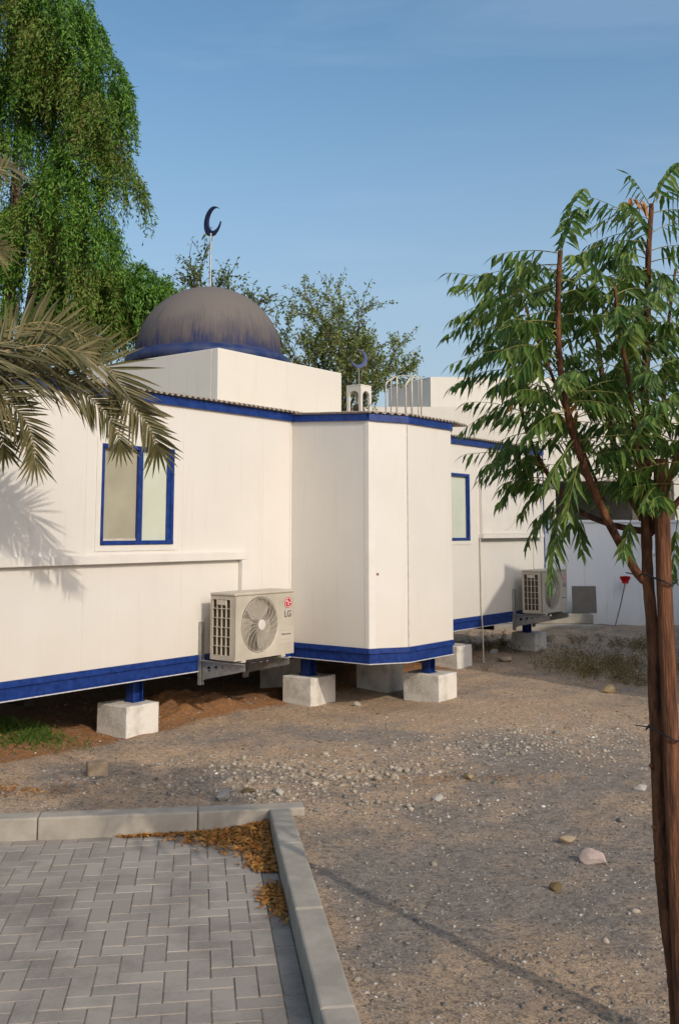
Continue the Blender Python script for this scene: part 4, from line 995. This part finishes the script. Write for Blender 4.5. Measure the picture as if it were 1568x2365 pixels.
HAND = [((1295, 585, -.25), (1140, 590, -.3)), ((1292, 610, -.25), (1108, 655, -.1)), ((1290, 640, -.24), (1175, 600, -.4)), ((1288, 660, -.24), (1030, 775, .0)), ((1240, 700, 0), (1090, 740, .1)),
        ((1190, 800, .42), (1070, 850, .3)), ((1205, 860, .42), (1040, 895, .3)), ((1215, 930, .4), (1062, 1000, .35)), ((1225, 960, .4), (1075, 930, .5)), ((1240, 1010, .38), (1110, 1090, .3)),
        ((1260, 1060, .36), (1150, 1165, .25)), ((1262, 1080, .35), (1120, 1075, .2)), ((1300, 1140, .3), (1218, 1255, .2)), ((1300, 1150, .28), (1272, 1350, .0)), ((1330, 1170, .25), (1345, 1275, .2)),
        ((1500, 530, 0), (1365, 455, -.05)), ((1503, 480, 0), (1452, 402, 0)), ((1506, 470, 0), (1600, 430, .1)), ((1500, 540, 0), (1610, 500, .1)), ((1498, 580, 0), (1610, 570, .1)), ((1498, 560, 0), (1330, 590, -.1)),
        ((1372, 640, .12), (1240, 610, .1)), ((1372, 650, .12), (1500, 640, .1)), ((1373, 690, .12), (1245, 720, .2)), ((1290, 720, -.24), (1150, 760, -.3)), ((1288, 760, -.23), (1200, 860, -.4)),
        ((1372, 660, .12), (1290, 760, -.1)), ((1496, 620, 0), (1400, 680, -.15)), ((1496, 640, 0), (1600, 640, -.1)), ((1310, 950, -.2), (1210, 1010, -.35)), ((1330, 1010, -.18), (1265, 1120, -.3)),
        ((1420, 1190, .05), (1330, 1110, .0)), ((1460, 1190, .0), (1440, 1275, -.1)), ((1340, 1060, -.16), (1310, 1190, -.25)), ((1388, 850, .12), (1300, 900, -.2)), ((1150, 665, .43), (1105, 700, .4)), ((1155, 690, .43), (1040, 740, .5)),
        ((1290, 820, -.22), (1130, 900, -.3)), ((1170, 740, .43), (1080, 800, .5)), ((1180, 760, .43), (1115, 640, .5)), ((1560, 1060, 0), (1600, 1180, -.05)), ((1565, 1200, .1), (1553, 1335, .05)), ((1310, 960, -.2), (1165, 960, -.25)),
        ((1230, 980, .4), (1120, 960, .5)), ((1235, 1000, .4), (1130, 1035, .45)), ((1285, 1110, .32), (1160, 1120, .4)), ((1310, 1160, .27), (1235, 1200, .35)), ((1350, 1180, .22), (1290, 1240, .3)), ((1280, 1090, .33), (1200, 1190, .45))]
for a, b in HAND:
    p = np_(*a); tip = np_(*b); L = (tip-p).length
    compound(p, tip, rn.uniform(.10, .22), max(6, int(L/.034)), .088, .0185)
for P, t0 in LB:
    n = len(P); T = (P[-1]-P[0]).length; cnt = int(27*T*(1-t0)+6)
    for i in range(cnt):
        t = t0+(1-t0)*(i+rn.random())/cnt; i0 = min(int(t*(n-1)), n-2); p = P[i0].lerp(P[i0+1], t*(n-1)-i0)
        az = rn.uniform(0, 2*PI); L = rn.uniform(.22, .36); el = rn.uniform(-.25, .35)
        tip = p+Vector((math.cos(az)*L, math.sin(az)*L, el*L))
        compound(p, tip, rn.uniform(.1, .25), rn.choice((7, 8, 9)), .080, .0185)
for a, b in (((1480, 470, 0), (1495, 520, -.05)), ((1455, 455, 0), (1478, 500, 0)), ((1330, 950, 0), (1300, 985, 0)), ((1188, 925, .4), (1182, 950, .38))):
    for k in range(3): leaflet(YQ, np_(*a)+Vector((rn.gauss(0, .01), 0, rn.gauss(0, .01))), np_(*b)-np_(*a)+Vector((rn.gauss(0, .02), rn.gauss(0, .02), 0)), .08, .022, Vector((rn.gauss(0, 1), -1, .3)))
cr_ = LQ.build('crown', M['neem'], nt); RQ.build('leaf_stalks', M['rachis'], nt); YQ.build('dry_leaves', M['dryleaf'], nt)
print('neem faces', len(LQ.f))
sb = atz(1580, 2363, 0); stk = MB(); so_ = Vector(sb)
spts = [Vector(atY(a, b, 3.745))-so_ for a, b in ((1581, 2385), (1563, 2050), (1552, 1800), (1543, 1560), (1533, 1330), (1526, 1060))]
stk.tube([tuple(p) for p in spts], [.0305, .030, .0295, .029, .0285, .028], 18)
o = stk.build('timber_stake', M['stake'], None, smooth=False, loc=tuple(sb)); tag(o, 'reddish brown round timber stake tied beside the young tree trunk', 'stake')
for py, lab in ((1338, 'black wire tie around trunk and stake at the height of the lowest fork'), (1692, 'black wire tie around trunk and stake near knee height')):
    c1 = min(trunk, key=lambda p: abs((p+nbo).z-atY(1510, py, 3.8)[2]))+nbo
    z = c1.z; ks = (z-(spts[0]+so_).z)/((spts[-1]+so_).z-(spts[0]+so_).z); c2_ = (spts[0].lerp(spts[-1], ks))+so_
    lp = []
    ax = (c2_-c1); ax.z = 0; dist = ax.length; ax.normalize(); pr_ = Vector((-ax.y, ax.x, 0))
    for i in range(33):
        a = 2*PI*i/32; w_ = math.cos(a); cc = c2_ if w_ > 0 else c1; rr2 = .041 if w_ > 0 else .035
        q = cc+ax*rr2*w_+pr_*rr2*math.sin(a); q.z = z+.008*math.sin(3*a)-.02*(w_ > 0); lp.append(tuple(q-c1))
    t_ = MB().tube(lp, .0035, 5).tube([lp[16], tuple(Vector(lp[16])+Vector((-.06, -.03, .012)))], .0022, 4)
    tag(t_.build('wire_tie', M['wire'], None, loc=tuple(c1)), lab, 'wire tie')

# ------------------------------------------------------------------ stones, gravel, litter, weeds
ICO = None
def ico():
    bm = bmesh.new(); bmesh.ops.create_icosphere(bm, subdivisions=1, radius=1); v = np.array([x.co[:] for x in bm.verts]); f = np.array([[y.index for y in x.verts] for x in bm.faces]); bm.free(); return v, f
IV, IF = ico()
def gravel(name, xs, ys, size, mat, label, flat=.55, dz=0.0):
    N = len(xs); nv = len(IV)
    sc = np.stack([size*rng.uniform(.7, 1.3, N), size*rng.uniform(.6, 1.2, N), size*flat*rng.uniform(.6, 1.3, N)], 1)
    v = IV[None]*(1+rng.normal(0, .24, (N, nv, 1)))*sc[:, None, :]
    a = rng.uniform(0, 2*PI, N); ca, sa = np.cos(a)[:, None], np.sin(a)[:, None]
    x = v[..., 0]*ca-v[..., 1]*sa; y = v[..., 0]*sa+v[..., 1]*ca
    W = np.stack([x+xs[:, None], y+ys[:, None], v[..., 2]+(hgt(xs, ys)+sc[:, 2]*.25+dz)[:, None]], -1)
    F = (IF[None]+(np.arange(N)*nv)[:, None, None]).reshape(-1, 3).astype(np.int32)
    me = bpy.data.meshes.new(name); me.vertices.add(N*nv); me.vertices.foreach_set('co', W.astype(np.float32).reshape(-1))
    me.loops.add(F.size); me.loops.foreach_set('vertex_index', F.reshape(-1)); me.polygons.add(len(F))
    me.polygons.foreach_set('loop_start', np.arange(0, F.size, 3, dtype=np.int32)); me.polygons.foreach_set('loop_total', np.full(len(F), 3, dtype=np.int32)); me.update(calc_edges=True)
    me.materials.append(mat); o = bpy.data.objects.new(name, me); COL.objects.link(o); tag(o, label, 'gravel', kind='stuff'); return o
def scat(n, cl=None):
    if cl is None:
        yy = 3.3+rng.random(n)**1.3*11.5; xx = rng.uniform(-.36, .36, n)*yy
    else:
        xx = []; yy = []
        for px, py, rx, ry, w_ in cl:
            c = atz(px, py, 0); k = int(n*w_); xx.append(c[0]+rng.normal(0, rx, k)); yy.append(c[1]+rng.normal(0, ry, k))
        xx = np.concatenate(xx); yy = np.concatenate(yy)
    kx, ky = kloc(xx, yy); ok = ~((kx < .17) & (ky > -.17) & ((kx > -.02) | True) & (kx < .16) & (ky > -.16))
    return xx[ok], yy[ok]
xx, yy = scat(30000); gravel('gravel', xx, yy, np.clip(rng.lognormal(-5.35, .45, len(xx)), .002, .016), M['stone_grey'], 'grey and brown gravel strewn over the whole yard')
CL = [(1290, 1700, .55, .5, .34), (1420, 1690, .4, .5, .2), (1080, 1740, .5, .3, .12), (700, 1760, .8, .22, .09), (1000, 1860, .35, .3, .08), (560, 1830, .35, .15, .04), (300, 1800, .6, .25, .03)]
xx, yy = scat(2600, CL); gravel('white_chippings', xx, yy, np.clip(rng.lognormal(-5.05, .42, len(xx)), .003, .018), M['stone_pale'], 'pale stone chips scattered thickest towards the young tree')
xx, yy = scat(600); gravel('pale_grit', xx, yy, np.clip(rng.lognormal(-5.3, .4, len(xx)), .002, .010), M['stone_pale'], 'loose pale grit sprinkled thinly over the soil')
CL = [(640, 1770, .55, .16, .18), (760, 1800, .45, .2, .16), (900, 1790, .45, .2, .16), (560, 1835, .25, .08, .10), (1060, 1730, .35, .15, .10), (1300, 1720, .5, .4, .15), (330, 1810, .5, .15, .08), (860, 1860, .3, .15, .07)]
xx, yy = scat(1300, CL); gravel('rubble', xx, yy, np.clip(rng.lognormal(-4.35, .45, len(xx)), .006, .036), M['stone_mid'], 'grey green and tan broken rubble across the middle of the yard', .6)
xx, yy = scat(170); gravel('scattered_rubble', xx, yy, np.clip(rng.lognormal(-4.4, .4, len(xx)), .007, .03), M['stone_mid'], 'loose broken stones lying here and there on the dirt', .6)
def rock(px, py, sx, sy, sz, mat, label, seed, cut=.2, rz=0, name='rock'):
    bm = bmesh.new(); bmesh.ops.create_icosphere(bm, subdivisions=3, radius=1); r_ = random.Random(seed)
    pl = [(Vector((r_.gauss(0, 1), r_.gauss(0, 1), r_.gauss(0, .8))).normalized(), r_.uniform(.42, .80)) for _ in range(13)]
    for v in bm.verts:
        for n_, h_ in pl:
            d_ = v.co.dot(n_)-h_
            if d_ > 0: v.co -= n_*d_*.93
        v.co += v.co.normalized()*r_.gauss(0, .012)
        v.co = Vector((v.co.x*sx, v.co.y*sy, v.co.z*sz))
    me = bpy.data.meshes.new(name); bm.to_mesh(me); bm.free(); me.materials.append(mat)
    p = atz(px, py, 0); o = bpy.data.objects.new(name, me); COL.objects.link(o); o.location = (p[0], p[1], float(hgt(p[0], p[1]))+sz*.55); o.rotation_euler = (0, 0, rz)
    tag(o, label, 'rock'); return o
RK = lambda n, a, b: simple(n, a, b, 9, .85, .2, .7, 40, .006)
r_pink = RK('pinkish_rock', (.36, .27, .23), (.55, .44, .39)); r_tan = RK('tan_rock', (.26, .19, .12), (.36, .28, .19)); r_br = RK('brown_rock', (.10, .07, .035), (.17, .12, .06))
r_gr = RK('grey_rock', (.17, .17, .16), (.27, .26, .24)); r_pa = RK('pale_rock', (.26, .235, .20), (.40, .37, .32)); r_oc = RK('ochre_rock', (.24, .17, .09), (.34, .26, .15))
rock(1372, 1993, .085, .055, .055, r_pink, 'pinkish white angular rock on the gravel near the trunk', 1, rz=-.3)
rock(1312, 1946, .075, .035, .028, r_tan, 'flat tan stone lying just behind the pinkish rock', 2)
rock(1285, 2060, .038, .035, .034, r_br, 'small round dark brown stone in front of the pinkish rock', 3)
rock(512, 1850, .075, .04, .06, r_gr, 'grey wedge shaped stone behind the back kerb', 4, rz=.5)
rock(576, 1830, .085, .04, .022, r_br, 'flat dark brown stone behind the back kerb', 5)
rock(1407, 1600, .12, .08, .075, r_oc, 'rough ochre rock below the dry weeds', 6)
rock(1012, 1846, .06, .045, .03, r_pa, 'flat pale rock in the middle of the yard', 7)
rock(1082, 1800, .045, .04, .035, r_oc, 'small ochre rock on the dry straw in the middle of the yard', 8)
rock(1140, 1512, .10, .08, .07, r_gr, 'grey rock at the foot of the drain pipe', 9)
rock(1170, 1527, .15, .08, .05, r_tan, 'flat tan rock lying right of the drain pipe', 10)
rock(1480, 1825, .07, .04, .03, r_pa, 'pale flat stone beside the young trunk', 11)
rock(825, 1628, .06, .03, .035, r_pa, 'pale stone chip between the two bay footings', 12)
rock(645, 1838, .05, .035, .035, r_pa, 'small pale stone right of the grey wedge behind the kerb', 14)
c = atz(224, 1790, 0)
o = MB().box(-.078, .078, -.06, .06, 0, .115).build('concrete_block', r_tan, None, bevel=.02, bseg=3, loc=(c[0], c[1], float(hgt(c[0], c[1]))-.01)); o.rotation_euler = (0, 0, R(20)); tag(o, 'small loose rough tan concrete cube on the dirt at left', 'block')
c = fromL(4.9, 1.4, .05); o = MB().box(-.3, .3, -.08, .08, -.05, .12).build('brick_rubble', M['brickred'], None, bevel=.015, loc=tuple(c)); tag(o, 'old red bricks lying beneath the far end of the building', 'bricks')
# fallen leaves in the kerb corner
def kpt(x, y): return KO[0]+x*K1[0]+y*K2[0], KO[1]+x*K1[1]+y*K2[1]
n = 4200; u1 = rng.random(n); PX = []
kx = -np.abs(rng.normal(0, .23, n)); ky = np.abs(rng.normal(0, .16, n)); sel = rng.random(n) < .6
kx2 = -np.abs(rng.normal(0, .085, n)); ky2 = rng.uniform(0, .80, n)
kx = np.where(sel, kx, kx2); ky = np.where(sel, ky, ky2)
kx3 = -rng.uniform(0, .95, n); s3_ = rng.random(n) < .07; kx = np.where(s3_, kx3, kx); ky = np.where(s3_, np.abs(rng.normal(0, .02, n)), ky)
ex = rng.random(n) < .13; kx = np.where(ex, -np.abs(rng.normal(.01, .05, n)), kx); ky = np.where(ex, rng.normal(1.2, .11, n), ky)
kx -= .012; ky += .012
ok = ((kx < -.008) & (ky > .008) & (-kx+ky*.85 < .80+ 1.4*(ky > .95)) | s3_)
wgt = np.exp(-(-kx/.22+ky/.30))
hh = PZ+.008+wgt*.085*rng.random(n)
wx_, wy_ = KO[0]+kx*K1[0]+ky*K2[0], KO[1]+kx*K1[1]+ky*K2[1]
P = np.stack([wx_, wy_, hh], 1)[ok]
def curled(P, L, W):
    N = len(P); D = rng.normal(size=(N, 3)); D[:, 2] *= .35; D = unit(D); S = np.cross(D, np.array([0, 0, 1.])+rng.normal(0, .35, (N, 3))); S = unit(S); Nn = np.cross(S, D)
    L = L*rng.uniform(.6, 1.3, N)[:, None]; W = W*rng.uniform(.6, 1.2, N)[:, None]; c = rng.uniform(.1, .5, N)[:, None]
    a = P-D*L*.5+Nn*L*c*.3; b = P+D*L*.5+Nn*L*c*.3
    q1 = np.stack([a, P+S*W*.5+Nn*W*c*.5, P+S*W*.5+Nn*W*c*.5, b], 1)
    return np.concatenate([np.stack([a, P-S*W*.5+Nn*W*c, P, P+Nn*.0005], 1), np.stack([a, P-S*W*.5+Nn*W*c, b, P+S*W*.5+Nn*W*c], 1)])
def kites(P, L, W): return curled(P, L, W)[len(P):]
quads('fallen_leaves', kites(P, .038, .020), M['dryleaf'], label='heap of brown fallen leaves in the corner of the kerb', cat='leaf litter', kind='stuff')
def litter(px, py, rx, ry, n, name, mat, lab, L=.03, cat='leaf litter'):
    c = atz(px, py, 0); x = c[0]+rng.normal(0, rx, n); y = c[1]+rng.normal(0, ry, n)
    P = np.stack([x, y, hgt(x, y)+.006+rng.random(n)*.01], 1); quads(name, kites(P, L, L*.5), mat, label=lab, cat=cat, kind='stuff')
litter(20, 1830, .25, .12, 420, 'leaf_litter', M['dryleaf'], 'orange brown leaf litter on the dirt at the left edge')
litter(1090, 1803, .45, .07, 260, 'dry_straw', M['dryleaf'], 'thin band of dry straw across the middle of the gravel', .022)
litter(180, 2080, 0, 0, 1, 'dry_leaf', M['dryleaf'], 'single dry leaf on the ground', .03) if False else None
def tuft(name, cl, n, L, W, mat, lab, cat='weeds', flop=.5):
    Ps = []; Ds = []
    for px, py, rx, ry, w_ in cl:
        c = atz(px, py, 0); k = int(n*w_); x = c[0]+rng.normal(0, rx, k); y = c[1]+rng.normal(0, ry, k); Ps.append(np.stack([x, y, hgt(x, y)-.003], 1))
        Ds.append(np.stack([rng.normal(0, flop, k), rng.normal(0, flop, k), np.ones(k)], 1))
    P = np.concatenate(Ps); D = np.concatenate(Ds)
    quads(name, leafquads(P, D, rng.uniform(L*.4, L*1.2, len(P)), W), mat, label=lab, cat=cat, kind='stuff')
tuft('green_grass', [(15, 1720, .28, .16, .7), (60, 1712, .14, .09, .3)], 2600, .075, .009, M['grass'], 'patch of short green grass at the left edge under the building', 'grass', .8)
def weeds(name, cl, lab, seed, h=.28, leaf=.022, mat='weed'):
    rs_ = random.Random(seed); m = MB(); LP = []
    for px, py, rx, ry, k in cl:
        c = atz(px, py, 0)
        for i in range(k):
            x = c[0]+rs_.gauss(0, rx); y = c[1]+rs_.gauss(0, ry); z = float(hgt(x, y)); p = Vector((x, y, z-.01))
            for j in range(rs_.randint(3, 6)):
                d = Vector((rs_.gauss(0, .55), rs_.gauss(0, .55), 1)).normalized(); L = h*rs_.uniform(.4, 1.1); q = p+d*L*.5+Vector((0, 0, .02)); e = p+d*L+Vector((rs_.gauss(0, .04), rs_.gauss(0, .04), 0))
                m.tube([tuple(p), tuple(q), tuple(e)], [.0025, .002, .001], 3, False)
                for t in range(10):
                    f_ = rs_.uniform(.2, 1); LP.append(tuple((p.lerp(q, f_*2) if f_ < .5 else q.lerp(e, f_*2-1))+Vector((rs_.gauss(0, .015), rs_.gauss(0, .015), rs_.gauss(0, .01)))))
    root = empty(name, LP[0] and (0, 0, 0), 0)
    P = np.array(LP); o = quads('foliage', leafquads(P, rng.normal(size=P.shape)+np.array([0, 0, .4]), rng.uniform(leaf*.6, leaf*1.6, len(P)), leaf*.45), M[mat], root); m.build('stems', M['palmstem'], root)
    tag(root, lab, 'weeds', kind='stuff')
weeds('dry_weeds', [(1370, 1560, .25, .15, 40), (1470, 1575, .3, .2, 40), (1410, 1545, .5, .35, 110), (1480, 1500, .3, .5, 70), (1340, 1520, .4, .3, 20)], 'straggly dry green weeds on the dirt left of the young trunk', 3, .22)
weeds('shade_weeds', [(1180, 1500, .35, .25, 50), (1290, 1485, .25, .2, 16), (1150, 1480, .3, .3, 8)], 'low brown weeds around the footing below the far air conditioner', 5, .17)
weeds('wall_weeds', [(1250, 1440, .5, .1, 8), (1400, 1444, .5, .1, 16), (1470, 1442, .4, .12, 14)], 'weeds growing along the foot of the compound wall', 8, .22)
